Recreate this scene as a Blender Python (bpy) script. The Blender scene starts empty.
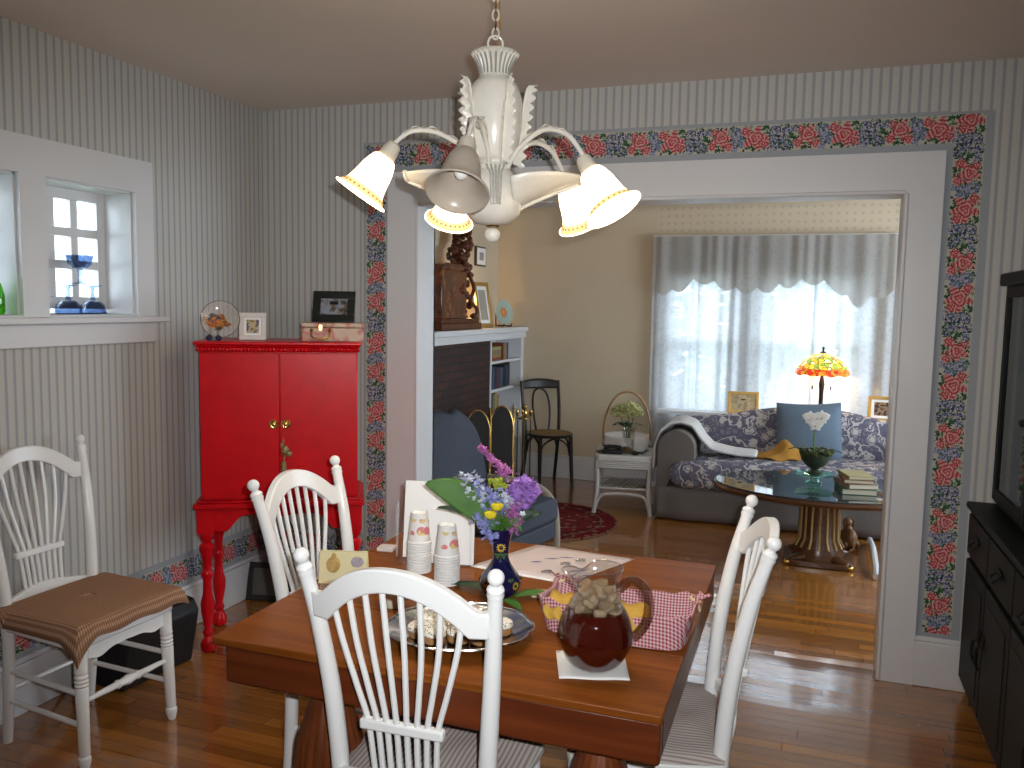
import bpy, math, random
from mathutils import Vector, Matrix
PI = math.pi
COL = bpy.context.scene.collection
random.seed(7)

# ------------------------------------------------------------------ mesh kit
class MB:
    def __init__(s): s.v = []; s.f = []
    def add(s, vs, fs, M=None):
        o = len(s.v)
        for p in vs:
            p = Vector(p)
            s.v.append(M @ p if M is not None else p)
        for f in fs: s.f.append([o + i for i in f])
        return s
    def box(s, x0, x1, y0, y1, z0, z1, M=None):
        vs = [(x, y, z) for z in (z0, z1) for y in (y0, y1) for x in (x0, x1)]
        return s.add(vs, [(0,2,3,1),(4,5,7,6),(0,1,5,4),(2,6,7,3),(0,4,6,2),(1,3,7,5)], M)
    def lathe(s, prof, n=24, M=None, flute=0, fn=12, z0=-9, z1=9, cap=True):
        vs = []; fs = []
        for r, z in prof:
            for k in range(n):
                a = 2*PI*k/n
                rr = r*(1 - flute*(.5+.5*math.cos(fn*a))) if z0 < z < z1 else r
                vs.append((rr*math.cos(a), rr*math.sin(a), z))
        m = len(prof)
        for i in range(m-1):
            for k in range(n):
                k2 = (k+1) % n
                fs.append((i*n+k, i*n+k2, (i+1)*n+k2, (i+1)*n+k))
        if cap:
            fs.append(tuple(range(n-1, -1, -1))); fs.append(tuple((m-1)*n+k for k in range(n)))
        return s.add(vs, fs, M)
    def tube(s, pts, rad, n=8, M=None, closed=False, flat=1.0):
        pts = [Vector(p) for p in pts]; m = len(pts)
        if not hasattr(rad, '__len__'): rad = [rad]*m
        vs = []; fs = []; N = None
        for i, p in enumerate(pts):
            if closed: t = pts[(i+1) % m] - pts[i-1]
            else: t = pts[min(i+1, m-1)] - pts[max(i-1, 0)]
            t.normalize()
            if N is None:
                N = Vector((0,0,1)).cross(t)
                if N.length < .05: N = Vector((0,1,0)).cross(t)
            N = N - t*N.dot(t); N.normalize(); B = t.cross(N)
            for k in range(n):
                a = 2*PI*k/n
                vs.append(p + (N*math.cos(a) + B*math.sin(a)*flat)*rad[i])
        for i in range(m if closed else m-1):
            for k in range(n):
                k2 = (k+1) % n; j = (i+1) % m
                fs.append((i*n+k, i*n+k2, j*n+k2, j*n+k))
        if not closed:
            fs.append(tuple(range(n-1, -1, -1))); fs.append(tuple((m-1)*n+k for k in range(n)))
        return s.add(vs, fs, M)
    def rod(s, a, b, ra, rb=None, n=10, M=None): return s.tube([a, b], [ra, rb if rb is not None else ra], n, M)
    def ball(s, c, r, nu=14, nv=8, M=None):
        if not hasattr(r, '__len__'): r = (r, r, r)
        vs = [(c[0], c[1], c[2]-r[2])]; fs = []
        for i in range(1, nv):
            b = -PI/2 + PI*i/nv
            for k in range(nu):
                a = 2*PI*k/nu
                vs.append((c[0]+r[0]*math.cos(b)*math.cos(a), c[1]+r[1]*math.cos(b)*math.sin(a), c[2]+r[2]*math.sin(b)))
        vs.append((c[0], c[1], c[2]+r[2])); L = len(vs)-1
        for k in range(nu):
            k2 = (k+1) % nu
            fs.append((0, 1+k2, 1+k)); fs.append((L, L-nu+k, L-nu+k2))
            for i in range(nv-2):
                fs.append((1+i*nu+k, 1+i*nu+k2, 1+(i+1)*nu+k2, 1+(i+1)*nu+k))
        return s.add(vs, fs, M)
    def prism(s, poly, z0, z1, M=None):
        n = len(poly)
        vs = [(x, y, z0) for x, y in poly] + [(x, y, z1) for x, y in poly]
        fs = [tuple(range(n-1, -1, -1)), tuple(range(n, 2*n))]
        for k in range(n): fs.append((k, (k+1) % n, n+(k+1) % n, n+k))
        return s.add(vs, fs, M)
    def strip(s, top, bot, t0, t1, M=None):
        """slab between two polylines (x,z) top and bottom of equal length, thick from y=t0 to y=t1"""
        n = len(top); vs = []; fs = []
        for y in (t0, t1):
            for p in top: vs.append((p[0], y, p[1]))
            for p in bot: vs.append((p[0], y, p[1]))
        T, B, T2, B2 = 0, n, 2*n, 3*n
        for i in range(n-1):
            fs.append((B+i, B+i+1, T+i+1, T+i)); fs.append((T2+i, T2+i+1, B2+i+1, B2+i))
            fs.append((T+i, T+i+1, T2+i+1, T2+i)); fs.append((B2+i, B2+i+1, B+i+1, B+i))
        fs.append((B, T, T2, B2)); fs.append((T+n-1, B+n-1, B2+n-1, T2+n-1))
        return s.add(vs, fs, M)
    def grid(s, fn, nu, nv, M=None, wrap=False):
        vs = []; fs = []
        for j in range(nv+1):
            for i in range(nu+1 if not wrap else nu):
                vs.append(fn(i/nu, j/nv))
        w = nu if wrap else nu+1
        for j in range(nv):
            for i in range(nu):
                i2 = (i+1) % w
                fs.append((j*w+i, j*w+i2, (j+1)*w+i2, (j+1)*w+i))
        return s.add(vs, fs, M)
    def build(s, name, mat, parent=None, loc=None, rot=None, bevel=0, smooth=True, ang=35, solid=0, subd=0, off=0):
        me = bpy.data.meshes.new(name)
        me.from_pydata([tuple(p) for p in s.v], [], s.f); me.update()
        if isinstance(mat, (list, tuple)):
            for m in mat: me.materials.append(m)
        elif mat: me.materials.append(mat)
        if smooth:
            me.polygons.foreach_set('use_smooth', [True]*len(me.polygons))
            me.set_sharp_from_angle(angle=math.radians(ang))
        o = bpy.data.objects.new(name, me); COL.objects.link(o)
        if loc: o.location = loc
        if rot: o.rotation_euler = rot
        if parent: o.parent = parent
        if solid:
            m = o.modifiers.new('thick', 'SOLIDIFY'); m.thickness = solid; m.offset = off
        if subd:
            m = o.modifiers.new('sub', 'SUBSURF'); m.levels = subd; m.render_levels = subd
        if bevel:
            m = o.modifiers.new('bev', 'BEVEL'); m.width = bevel; m.segments = 2; m.limit_method = 'ANGLE'; m.angle_limit = math.radians(40)
            m.harden_normals = False
        return o

def T(x=0, y=0, z=0): return Matrix.Translation((x, y, z))
def RZ(a): return Matrix.Rotation(a, 4, 'Z')
def RX(a): return Matrix.Rotation(a, 4, 'X')
def RY(a): return Matrix.Rotation(a, 4, 'Y')
def tag(o, label, cat, group=None, kind=None):
    o['label'] = label; o['category'] = cat
    if group: o['group'] = group
    if kind: o['kind'] = kind
    return o
def thing(name, label, cat, loc=(0,0,0), rz=0, group=None):
    o = bpy.data.objects.new(name, None); COL.objects.link(o)
    o.location = loc; o.rotation_euler = (0,0,rz); o.empty_display_size = .05
    return tag(o, label, cat, group)
def struct(o): o['kind'] = 'structure'; return o
def kids(o): return [c for c in o.children]
def copy_tree(o, parent=None):
    c = o.copy(); COL.objects.link(c)
    if parent: c.parent = parent
    for ch in kids(o): copy_tree(ch, c)
    return c
def arc(cx, cy, rx, ry, a0, a1, n):
    return [(cx+rx*math.cos(a0+(a1-a0)*i/n), cy+ry*math.sin(a0+(a1-a0)*i/n)) for i in range(n+1)]
def bez(pts, n=16):
    """Catmull-Rom through pts"""
    P = [Vector(p) for p in pts]; P = [P[0]*2-P[1]] + P + [P[-1]*2-P[-2]]; out = []
    for i in range(1, len(P)-2):
        for k in range(n):
            t = k/n; a, b, c, d = P[i-1], P[i], P[i+1], P[i+2]
            out.append(.5*((2*b)+(c-a)*t+(2*a-5*b+4*c-d)*t*t+(3*b-a-3*c+d)*t**3))
    out.append(P[-2]); return out
def rrect(hx, hy, r, n=5):
    out = []
    for cx, cy, a in ((hx-r, hy-r, 0), (-hx+r, hy-r, PI/2), (-hx+r, -hy+r, PI), (hx-r, -hy+r, 1.5*PI)):
        out += [(cx+r*math.cos(a+PI/2*k/n), cy+r*math.sin(a+PI/2*k/n)) for k in range(n+1)]
    return out

# ------------------------------------------------------------------ materials
class G:
    def __init__(s, name):
        s.m = bpy.data.materials.new(name); s.m.use_nodes = True; s.nt = s.m.node_tree
        s.nt.nodes.clear(); s.out = s.nt.nodes.new('ShaderNodeOutputMaterial')
    def put(s, sock, v):
        if v is None: return
        if hasattr(v, 'is_output'): s.nt.links.new(v, sock)
        elif hasattr(v, '__len__'): sock.default_value = tuple(v)+((1,) if len(v) == 3 and sock.type == 'RGBA' else ())
        else: sock.default_value = v
    def n(s, t, props=None, **kw):
        nd = s.nt.nodes.new('ShaderNode'+t)
        for k, v in (props or {}).items(): setattr(nd, k, v)
        for k, v in kw.items():
            s.put(nd.inputs[int(k[1:]) if k[0] == 'i' and k[1:].isdigit() else k.replace('_', ' ')], v)
        return nd
    def co(s, kind='Object'): return s.n('TexCoord').outputs[kind]
    def sep(s, v): return s.n('SeparateXYZ', i0=v).outputs
    def comb(s, x, y, z): return s.n('CombineXYZ', i0=x, i1=y, i2=z).outputs[0]
    def ma(s, op, a, b=None, c=None):
        return s.n('Math', {'operation': op}, i0=a, i1=b, i2=c).outputs[0]
    def mix(s, f, a, b, mode='MIX'):
        nd = s.n('Mix', {'data_type': 'RGBA', 'blend_type': mode}); s.put(nd.inputs[0], f); s.put(nd.inputs[6], a); s.put(nd.inputs[7], b)
        return nd.outputs[2]
    def ramp(s, f, stops, interp='LINEAR'):
        nd = s.n('ValToRGB', i0=f); cr = nd.color_ramp; cr.interpolation = interp
        while len(cr.elements) < len(stops): cr.elements.new(.5)
        for e, (p, c) in zip(cr.elements, stops):
            e.position = p; e.color = tuple(c)+(1,) if len(c) == 3 else c
        return nd.outputs[0]
    def noise(s, v, scale=5, detail=3, rough=.5, dist=0):
        return s.n('TexNoise', i0=v, Scale=scale, Detail=detail, Roughness=rough, Distortion=dist).outputs['Fac']
    def vor(s, v, scale=5, feat='F1', out='Distance', rnd=1):
        return s.n('TexVoronoi', {'feature': feat}, i0=v, Scale=scale, Randomness=rnd).outputs[out]
    def map(s, v, scale=(1,1,1), rot=(0,0,0), loc=(0,0,0)):
        return s.n('Mapping', i0=v, Location=loc, Rotation=rot, Scale=scale).outputs[0]
    def bump(s, h, st=.2, d=.01): return s.n('Bump', Height=h, Strength=st, Distance=d).outputs[0]
    def bsdf(s, col, rough=.5, metal=0, spec=.5, normal=None, trans=0, ior=1.45, coat=0, emit=None, es=0, alpha=1, sheen=0, sss=0):
        nd = s.n('BsdfPrincipled'); I = nd.inputs
        s.put(I['Base Color'], col); s.put(I['Roughness'], rough); s.put(I['Metallic'], metal); s.put(I['Specular IOR Level'], spec)
        s.put(I['Transmission Weight'], trans); s.put(I['IOR'], ior); s.put(I['Coat Weight'], coat); s.put(I['Alpha'], alpha)
        s.put(I['Sheen Weight'], sheen); s.put(I['Subsurface Weight'], sss)
        if emit is not None: s.put(I['Emission Color'], emit); s.put(I['Emission Strength'], es)
        if normal is not None: s.put(I['Normal'], normal)
        return nd.outputs[0]
    def done(s, sh): s.nt.links.new(sh, s.out.inputs[0]); return s.m
def M(name, col, rough=.5, var=.06, nscale=8, bump=0, **kw):
    """plain procedural material: base colour with faint noise"""
    g = G(name); o = g.co()
    f = g.noise(o, nscale, 4)
    c2 = tuple(max(0, min(1, c*(1-2.2*var))) for c in col); c1 = tuple(min(1, c*(1+var)) for c in col)
    c = g.mix(f, c2, c1)
    nm = g.bump(g.noise(o, nscale*12, 3), bump, .002) if bump else None
    return g.done(g.bsdf(c, rough, normal=nm, **kw))

def wallpaper(name, axis):
    g = G(name); o = g.co(); s = g.sep(o)
    u = g.ma('FRACT', g.ma('DIVIDE', g.ma('ADD', s[axis], 20.0), .0374))
    c = g.ramp(u, [(0, (.33,.33,.365)), (.20, (.34,.34,.37)), (.30, (.525,.525,.47)), (.52, (.55,.545,.485)), (.60, (.49,.49,.465)), (.72, (.54,.54,.505)), (.90, (.50,.49,.46)), (1, (.34,.34,.37))])
    f = g.noise(g.map(o, (260, 260, 120)), 1, 2)
    c = g.mix(g.ma('MULTIPLY', f, .25), c, (.42,.41,.39))
    return g.done(g.bsdf(c, .7, spec=.25))
def wood(name, dark, light, axis=0, rough=.3, scale=1, coat=0, spec=.5, bump=.05):
    g = G(name); o = g.co()
    sc = [26*scale]*3; sc[axis] = 1.6*scale
    f = g.noise(g.map(o, sc), 1, 5, .6, .4)
    sc2 = [90*scale]*3; sc2[axis] = 3*scale
    f2 = g.noise(g.map(o, sc2), 1, 3)
    f = g.ma('ADD', g.ma('MULTIPLY', f, .75), g.ma('MULTIPLY', f2, .25))
    c = g.ramp(f, [(.3, dark), (.68, light)])
    return g.done(g.bsdf(c, rough, normal=g.bump(f2, bump, .002), coat=coat, spec=spec))
def floor_mat():
    g = G('oak strip floor'); o = g.co(); s = g.sep(o)
    w = .058; row = g.ma('FLOOR', g.ma('DIVIDE', s[1], w)); fy = g.ma('FRACT', g.ma('DIVIDE', s[1], w))
    rnd = g.n('TexWhiteNoise', {'noise_dimensions': '1D'}, i1=row).outputs[0]
    xx = g.ma('ADD', g.ma('DIVIDE', s[0], .95), g.ma('MULTIPLY', rnd, 7.3))
    cell = g.ma('FLOOR', xx); fx = g.ma('FRACT', xx)
    r2 = g.n('TexWhiteNoise', {'noise_dimensions': '2D'}, i0=g.comb(cell, row, 0)).outputs[0]
    gr = g.noise(g.map(g.comb(g.ma('ADD', s[0], g.ma('MULTIPLY', r2, 9)), s[1], 0), (2.2, 55, 1)), 1, 5, .6, .3)
    t = g.ma('ADD', g.ma('MULTIPLY', gr, .6), g.ma('MULTIPLY', r2, .4))
    c = g.ramp(t, [(.2, (.20,.070,.011)), (.5, (.32,.118,.020)), (.8, (.44,.172,.032))])
    gap = g.ma('MAXIMUM', g.ma('LESS_THAN', fy, .035), g.ma('LESS_THAN', fx, .004))
    c = g.mix(g.ma('MULTIPLY', gap, .6), c, (.05,.02,.008))
    tilt = g.ma('MULTIPLY', g.ma('SUBTRACT', fy, .5), g.ma('MULTIPLY', g.ma('SUBTRACT', r2, .5), 6.0))
    h = g.ma('ADD', g.ma('ADD', g.ma('SUBTRACT', 1, gap), g.ma('MULTIPLY', g.noise(o, 9, 2), .8)), tilt)
    rr = g.ma('ADD', .20, g.ma('MULTIPLY', g.noise(o, 14, 3), .10))
    nb = g.bump(h, .16, .002); sh = g.bsdf(c, rr, normal=nb, spec=.45, coat=1.0); g.put(sh.node.inputs['Coat IOR'], 1.7); g.put(sh.node.inputs['Coat Normal'], nb); g.put(sh.node.inputs['Coat Roughness'], .08)
    return g.done(sh)
def gingham(name, a, b, pitch=.008):
    g = G(name); s = g.sep(g.co())
    def st(v): return g.ma('LESS_THAN', g.ma('FRACT', g.ma('DIVIDE', g.ma('ADD', v, 5), pitch)), .5)
    f = g.ma('MULTIPLY', g.ma('ADD', st(s[0]), st(g.ma('ADD', s[1], s[2]))), .5)
    return g.done(g.bsdf(g.mix(f, b, a), .85, spec=.2))
def stripes(name, a, b, axis=0, pitch=.012, duty=.5, a2=None):
    g = G(name); s = g.sep(g.co())
    f = g.ma('LESS_THAN', g.ma('FRACT', g.ma('DIVIDE', g.ma('ADD', s[axis], 5), pitch)), duty)
    c = g.mix(f, b, a)
    if a2:
        f2 = g.ma('LESS_THAN', g.ma('FRACT', g.ma('DIVIDE', g.ma('ADD', s[1-axis], 5), pitch)), duty)
        c = g.mix(g.ma('MULTIPLY', f2, .5), c, a2)
    nz = g.noise(g.co(), 300, 2)
    return g.done(g.bsdf(c, .9, spec=.15, normal=g.bump(nz, .2, .001)))
def floral_cloth(name, ground, flower, leaf):
    g = G(name); o = g.co()
    w = g.n('TexNoise', i0=o, Scale=7, Detail=2).outputs['Color']
    v = g.mix(.05, o, w, 'ADD')
    d = g.vor(v, 11, rnd=.85); d2 = g.vor(v, 46); ring = g.ma('PINGPONG', g.ma('MULTIPLY', d, 7), 1)
    petals = g.ma('MULTIPLY', g.ma('LESS_THAN', g.ma('ADD', d, g.ma('MULTIPLY', d2, .25)), .50), g.ma('GREATER_THAN', g.ma('ADD', ring, g.ma('MULTIPLY', d2, .4)), .42))
    dd = g.vor(v, 24, 'DISTANCE_TO_EDGE')
    vine = g.ma('LESS_THAN', g.ma('ABSOLUTE', g.ma('SUBTRACT', g.noise(v, 7, 2), .5)), .018)
    lf = g.ma('MULTIPLY', g.ma('GREATER_THAN', dd, .12), g.ma('GREATER_THAN', g.noise(v, 16, 1), .50))
    c = g.mix(g.ma('MULTIPLY', lf, .6), ground, leaf); c = g.mix(vine, c, flower); c = g.mix(petals, c, flower)
    return g.done(g.bsdf(c, .9, spec=.15))
def sheer(name, col, tr, axis=0, lace=0.0):
    g = G(name); o = g.co()
    n1 = g.noise(o, 42, 3); d = g.vor(o, 22)
    f = g.ma('ADD', tr, g.ma('MULTIPLY', g.ma('SUBTRACT', n1, .5), .5))
    if lace: f = g.ma('SUBTRACT', f, g.ma('MULTIPLY', g.ma('GREATER_THAN', g.noise(o, 15, 2), .5), lace))
    f = g.ma('MINIMUM', g.ma('MAXIMUM', f, .04), .95)
    df = g.n('BsdfDiffuse', Color=col).outputs[0]; tl = g.n('BsdfTranslucent', Color=col).outputs[0]
    m1 = g.n('MixShader', i0=.5, i1=df, i2=tl).outputs[0]
    tp = g.n('BsdfTransparent', Color=(1,1,1)).outputs[0]
    return g.done(g.n('MixShader', i0=f, i1=m1, i2=tp).outputs[0])
def thin_glass(name, tint=(1,1,1), gloss=.08, edge=.35):
    g = G(name)
    tp = g.n('BsdfTransparent', Color=tint).outputs[0]; gl = g.n('BsdfGlossy', Color=(1,1,1), Roughness=.02).outputs[0]
    lw = g.ma('POWER', g.n('LayerWeight', Blend=.5).outputs['Facing'], 5.0)
    f = g.ma('ADD', gloss, g.ma('MULTIPLY', lw, edge))
    return g.done(g.n('MixShader', i0=f, i1=tp, i2=gl).outputs[0])
def glass(name, col=(1,1,1), rough=0.0, ior=1.45):
    g = G(name); return g.done(g.bsdf(col, rough, trans=1, ior=ior))
def speckle(name, base, spots, scale, thr=.5, rough=.6):
    g = G(name); o = g.co(); d = g.vor(o, scale)
    c = base
    for i, (sc, col, th) in enumerate(spots):
        c = g.mix(g.ma('LESS_THAN', g.vor(g.map(o, loc=(i*3.1, i*1.7, 0)), scale*sc), th), c, col)
    return g.done(g.bsdf(c, rough))

WHITE = M('semi gloss white trim paint', (.64,.64,.65), .38, .02, 3)
CHAIRW = M('white enamel chair paint', (.80,.80,.79), .22, .015, 10)
CEIL = M('ceiling paint', (.74,.675,.61), .9, .03, 2)
LRWALL = M('cream plaster wall', (.58,.475,.335), .8, .04, 3, bump=.05)
RED = M('red lacquer paint', (.56,.003,.008), .3, .12, 14, bump=.25, spec=.3)
BLACK = M('black', (.005,.005,.006), .55, .1)
DKGREEN = M('black green painted wood', (.005,.007,.006), .5, .15, 12, spec=.18)
BRASS = M('brass', (.75,.48,.14), .25, .06, metal=1)
GOLD = M('gold leaf frame', (.62,.38,.11), .4, .15, 60, metal=.7)
SILVER = M('silver plate', (.80,.80,.82), .16, .05, 20, metal=1, bump=.1)
DARKWOOD = wood('dark carved mahogany', (.035,.010,.005), (.13,.035,.012), 2, .35)
CHAIRDK = wood('black bentwood', (.006,.005,.005), (.022,.015,.011), 2, .35)
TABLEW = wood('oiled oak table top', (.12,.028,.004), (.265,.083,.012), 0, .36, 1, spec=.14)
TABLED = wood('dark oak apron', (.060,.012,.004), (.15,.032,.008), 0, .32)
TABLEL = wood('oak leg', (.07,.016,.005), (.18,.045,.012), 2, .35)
PAPER = M('white paper', (.80,.80,.80), .8, .01)
CH = {'A': ((-.803,1.56), 2.5), 'B': ((-1.552,2.32), -91), 'C': ((-.091,2.278), 100), 'D': ((-2.70,2.30), -93)}
UX, UZ1 = .728, 1.70
FLASH, BULBW, SKY, EXPO = 175, 6, 10, .22
# ------------------------------------------------------------------ room
XL, YB, YB2, YL, H = -2.789, 3.865, 4.035, 7.4, 2.594
XR2, LRX, LRX2, YN = 1.27, -2.75, 2.2, -1.1
OXL, OXR, OZ = -1.86, .355, 2.08
WPX = wallpaper('striped wallpaper on end wall', 0); WPY = wallpaper('striped wallpaper on side wall', 1)
FLOOR = floor_mat()
struct(MB().box(-3.1, 2.5, YN-.2, 7.7, -.12, 0).build('floor', FLOOR, smooth=False))
struct(MB().box(-3.1, 2.5, YN-.2, 7.7, H, H+.12).build('ceiling', CEIL, smooth=False))
# left wall with two small square windows
w1, w2, wz = (2.478, 2.932), (1.905, 2.362), (1.525, 2.05)
b = MB()
b.box(XL-.26, XL, YN, 3.95, 0, wz[0]); b.box(XL-.26, XL, YN, 3.95, wz[1], H)
b.box(XL-.26, XL, YN, w2[0], wz[0], wz[1]); b.box(XL-.26, XL, w2[1], w1[0], wz[0], wz[1]); b.box(XL-.26, XL, w1[1], 3.95, wz[0], wz[1])
struct(b.build('wall_left', WPY, smooth=False))
b = MB()
b.box(-3.0, OXL-.02, YB, YB2, 0, H); b.box(OXR+.02, 2.3, YB, YB2, 0, H); b.box(OXL-.02, OXR+.02, YB, YB2, OZ+.02, H)
struct(b.build('wall_back', WPX, smooth=False))
struct(MB().box(XR2, XR2+.15, YN, YB, 0, H).build('wall_right', WPY, smooth=False))
struct(MB().box(-3.0, 1.4, YN-.15, YN, 0, H).build('wall_front', WPX, smooth=False))
struct(MB().box(LRX-.2, LRX, YB2, YL+.2, 0, H).build('wall_parlour_left', LRWALL, smooth=False))
W5, WFILLZ = (4.40, 6.95), (.60, 2.15)  # unseen window added in the right parlour wall to bring in daylight
struct(MB().box(LRX2, LRX2+.15, YB2, W5[0], 0, H).box(LRX2, LRX2+.15, W5[1], YL+.2, 0, H).box(LRX2, LRX2+.15, W5[0], W5[1], 0, WFILLZ[0]).box(LRX2, LRX2+.15, W5[0], W5[1], WFILLZ[1], H).build('wall_parlour_right', LRWALL, smooth=False))
# parlour window wall
W1, W2, WZ = (-1.165, -.59), (-.42, .435), (.72, 1.93)
def dots_mat():
    g = G('cream wall with dotted paper above window'); o = g.co(); s = g.sep(o)
    d = g.vor(g.comb(s[0], s[2], 0), 16, rnd=.15)
    f = g.ma('MULTIPLY', g.ma('LESS_THAN', d, .24), g.ma('MULTIPLY', g.ma('GREATER_THAN', s[2], 2.24), g.ma('GREATER_THAN', s[0], -1.25)))
    c = g.mix(f, g.mix(g.noise(o, 3, 3), (.54,.44,.31), (.60,.49,.35)), (.47,.40,.31))
    return g.done(g.bsdf(c, .8))
b = MB()
b.box(-2.9, W1[0], YL, YL+.18, 0, H); b.box(W1[1], W2[0], YL, YL+.18, WZ[0], WZ[1]); b.box(W2[1], 2.3, YL, YL+.18, 0, H)
b.box(W1[0], W2[1], YL, YL+.18, 0, WZ[0]); b.box(W1[0], W2[1], YL, YL+.18, WZ[1], H)
struct(b.build('wall_parlour_window', dots_mat(), smooth=False))
PANE = thin_glass('window pane glass', (.98,.99,1), .03)
def window(n, box, z0, z1, axis, pos, cols, rows, fw=.045, mw=.02, d=.03, meet=False):
    f = MB(); a0, a1 = box
    def bx(u0, u1, q0, q1, dd=d):
        if axis == 'y': f.box(u0, u1, pos-dd/2, pos+dd/2, q0, q1)
        else: f.box(pos-dd/2, pos+dd/2, u0, u1, q0, q1)
    bx(a0, a0+fw, z0, z1); bx(a1-fw, a1, z0, z1); bx(a0+fw, a1-fw, z0, z0+fw); bx(a0+fw, a1-fw, z1-fw, z1)
    for k in range(1, cols):
        u = a0+fw+(a1-a0-2*fw)*k/cols; bx(u-mw/2, u+mw/2, z0+fw, z1-fw, d*.8)
    for k in range(1, rows):
        q = z0+fw+(z1-z0-2*fw)*k/rows; m2 = .024 if meet else mw/2; bx(a0+fw, a1-fw, q-m2, q+m2, d*.9)
    fr = struct(f.build('window_%d' % n, WHITE, bevel=.002))
    p = MB()
    if axis == 'y': p.box(a0+fw, a1-fw, pos-.002, pos+.002, z0+fw, z1-fw)
    else: p.box(pos-.002, pos+.002, a0+fw, a1-fw, z0+fw, z1-fw)
    g = p.build('pane', PANE, fr, smooth=False); g['kind'] = 'structure'
    return fr
window(1, w1, wz[0]+.02, wz[1], 'x', XL-.16, 3, 3, .05, .036)
window(2, w2, wz[0]+.02, wz[1], 'x', XL-.16, 3, 3, .05, .036)
window(3, W1, WZ[0], WZ[1], 'y', YL+.1, 1, 2, .05, .02, .04, True)
window(5, W5, WFILLZ[0], WFILLZ[1], 'x', LRX2+.08, 2, 2, .05, .05, .04, True)  # added out-of-view window, lets extra daylight into the parlour
window(4, W2, WZ[0], WZ[1], 'y', YL+.1, 1, 2, .05, .02, .04, True)
# trims --- left window casing, reveals and shelf-like sill
b = MB()
cy0, cy1, cz1, ct = 1.55, 3.035, 2.19, .022
b.box(XL, XL+ct, w1[1], cy1, 1.51, cz1); b.box(XL, XL+ct, w2[1], w1[0], 1.51, cz1); b.box(XL, XL+ct, cy0, w2[0], 1.51, cz1)
for w in (w1, w2):
    b.box(XL, XL+ct, w[0], w[1], wz[1], cz1)
    b.box(XL-.25, XL, w[0], w[0]+.008, wz[0], wz[1]); b.box(XL-.25, XL, w[1]-.008, w[1], wz[0], wz[1]); b.box(XL-.25, XL, w[0], w[1], wz[1]-.008, wz[1])
struct(b.build('trim_1', WHITE, smooth=False))
b = MB(); b.box(XL-.25, XL+.02, cy0-.03, cy1, 1.49, 1.525); b.box(XL, XL+.075, cy0-.06, cy1+.03, 1.49, 1.515); b.box(XL, XL+.03, cy0, cy1-.005, 1.40, 1.49)
struct(b.build('trim_2', WHITE, bevel=.004))
# trims --- wide casing round the opening, with rounded inner bead and jamb lining
b = MB()
b.box(-2.03, OXL, YB-.022, YB, .21, 2.2455); b.box(OXR, .495, YB-.022, YB, 0, 2.2455); b.box(OXL, OXR, YB-.022, YB, OZ, 2.2455)
b.box(-2.03, OXL, YB-.026, YB, 0, .21)
struct(b.build('trim_3', WHITE, smooth=False)); b = MB()
b.box(OXL-.012, OXL+.006, YB-.03, YB, 0, OZ); b.box(OXR-.006, OXR+.012, YB-.03, YB, 0, OZ); b.box(OXL, OXR, YB-.03, YB, OZ-.006, OZ+.012)
struct(b.build('trim_13', WHITE, bevel=.006))
b = MB(); b.box(OXL-.02, OXL, YB-.0, YB2+.02, 0, OZ); b.box(OXR, OXR+.02, YB, YB2+.02, 0, OZ); b.box(OXL-.02, OXR+.02, YB, YB2+.02, OZ, OZ+.02)
b.box(OXL-.16, OXL, YB2, YB2+.02, 0, OZ+.15); b.box(OXR, OXR+.16, YB2, YB2+.02, 0, OZ+.15)
struct(b.build('trim_4', WHITE, bevel=.003))
BLUEGREY = M('blue grey paper edging', (.33,.35,.38), .75, .04)
b = MB()   # plain blue-grey paper band on both sides of the flower border
b.box(-2.178, -2.03, YB-.002, YB, .21, 2.40); b.box(.495, .665, YB-.002, YB, .21, 2.40); b.box(-2.03, .495, YB-.002, YB, 2.2455, 2.405)
struct(b.build('trim_5', BLUEGREY, smooth=False))
# baseboards
def base(name, *bxs):
    m = MB()
    for x0, x1, y0, y1 in bxs:
        m.box(x0, x1, y0, y1, 0, .195)
        dx = (x1-x0) < (y1-y0)
        if dx: m.box(x0, x0+(x1-x0)*.6, y0, y1, .195, .215) if x0 < -2 else m.box(x0+(x1-x0)*.4, x1, y0, y1, .195, .215)
        else: m.box(x0, x1, y0+(y1-y0)*.4, y1, .195, .215)
    return struct(m.build(name, WHITE, bevel=.004))
base('baseboard_left', (XL, XL+.024, YN, YB)); base('baseboard_back', (XL, -2.03, YB-.024, YB), (.495, XR2, YB-.024, YB))
base('baseboard_right', (XR2-.024, XR2, YN, YB)); base('baseboard_parlour_left', (LRX, LRX+.02, YB2+.02, 4.3)); base('baseboard_parlour_back', (LRX+.02, LRX2, YL-.02, YL))

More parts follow.
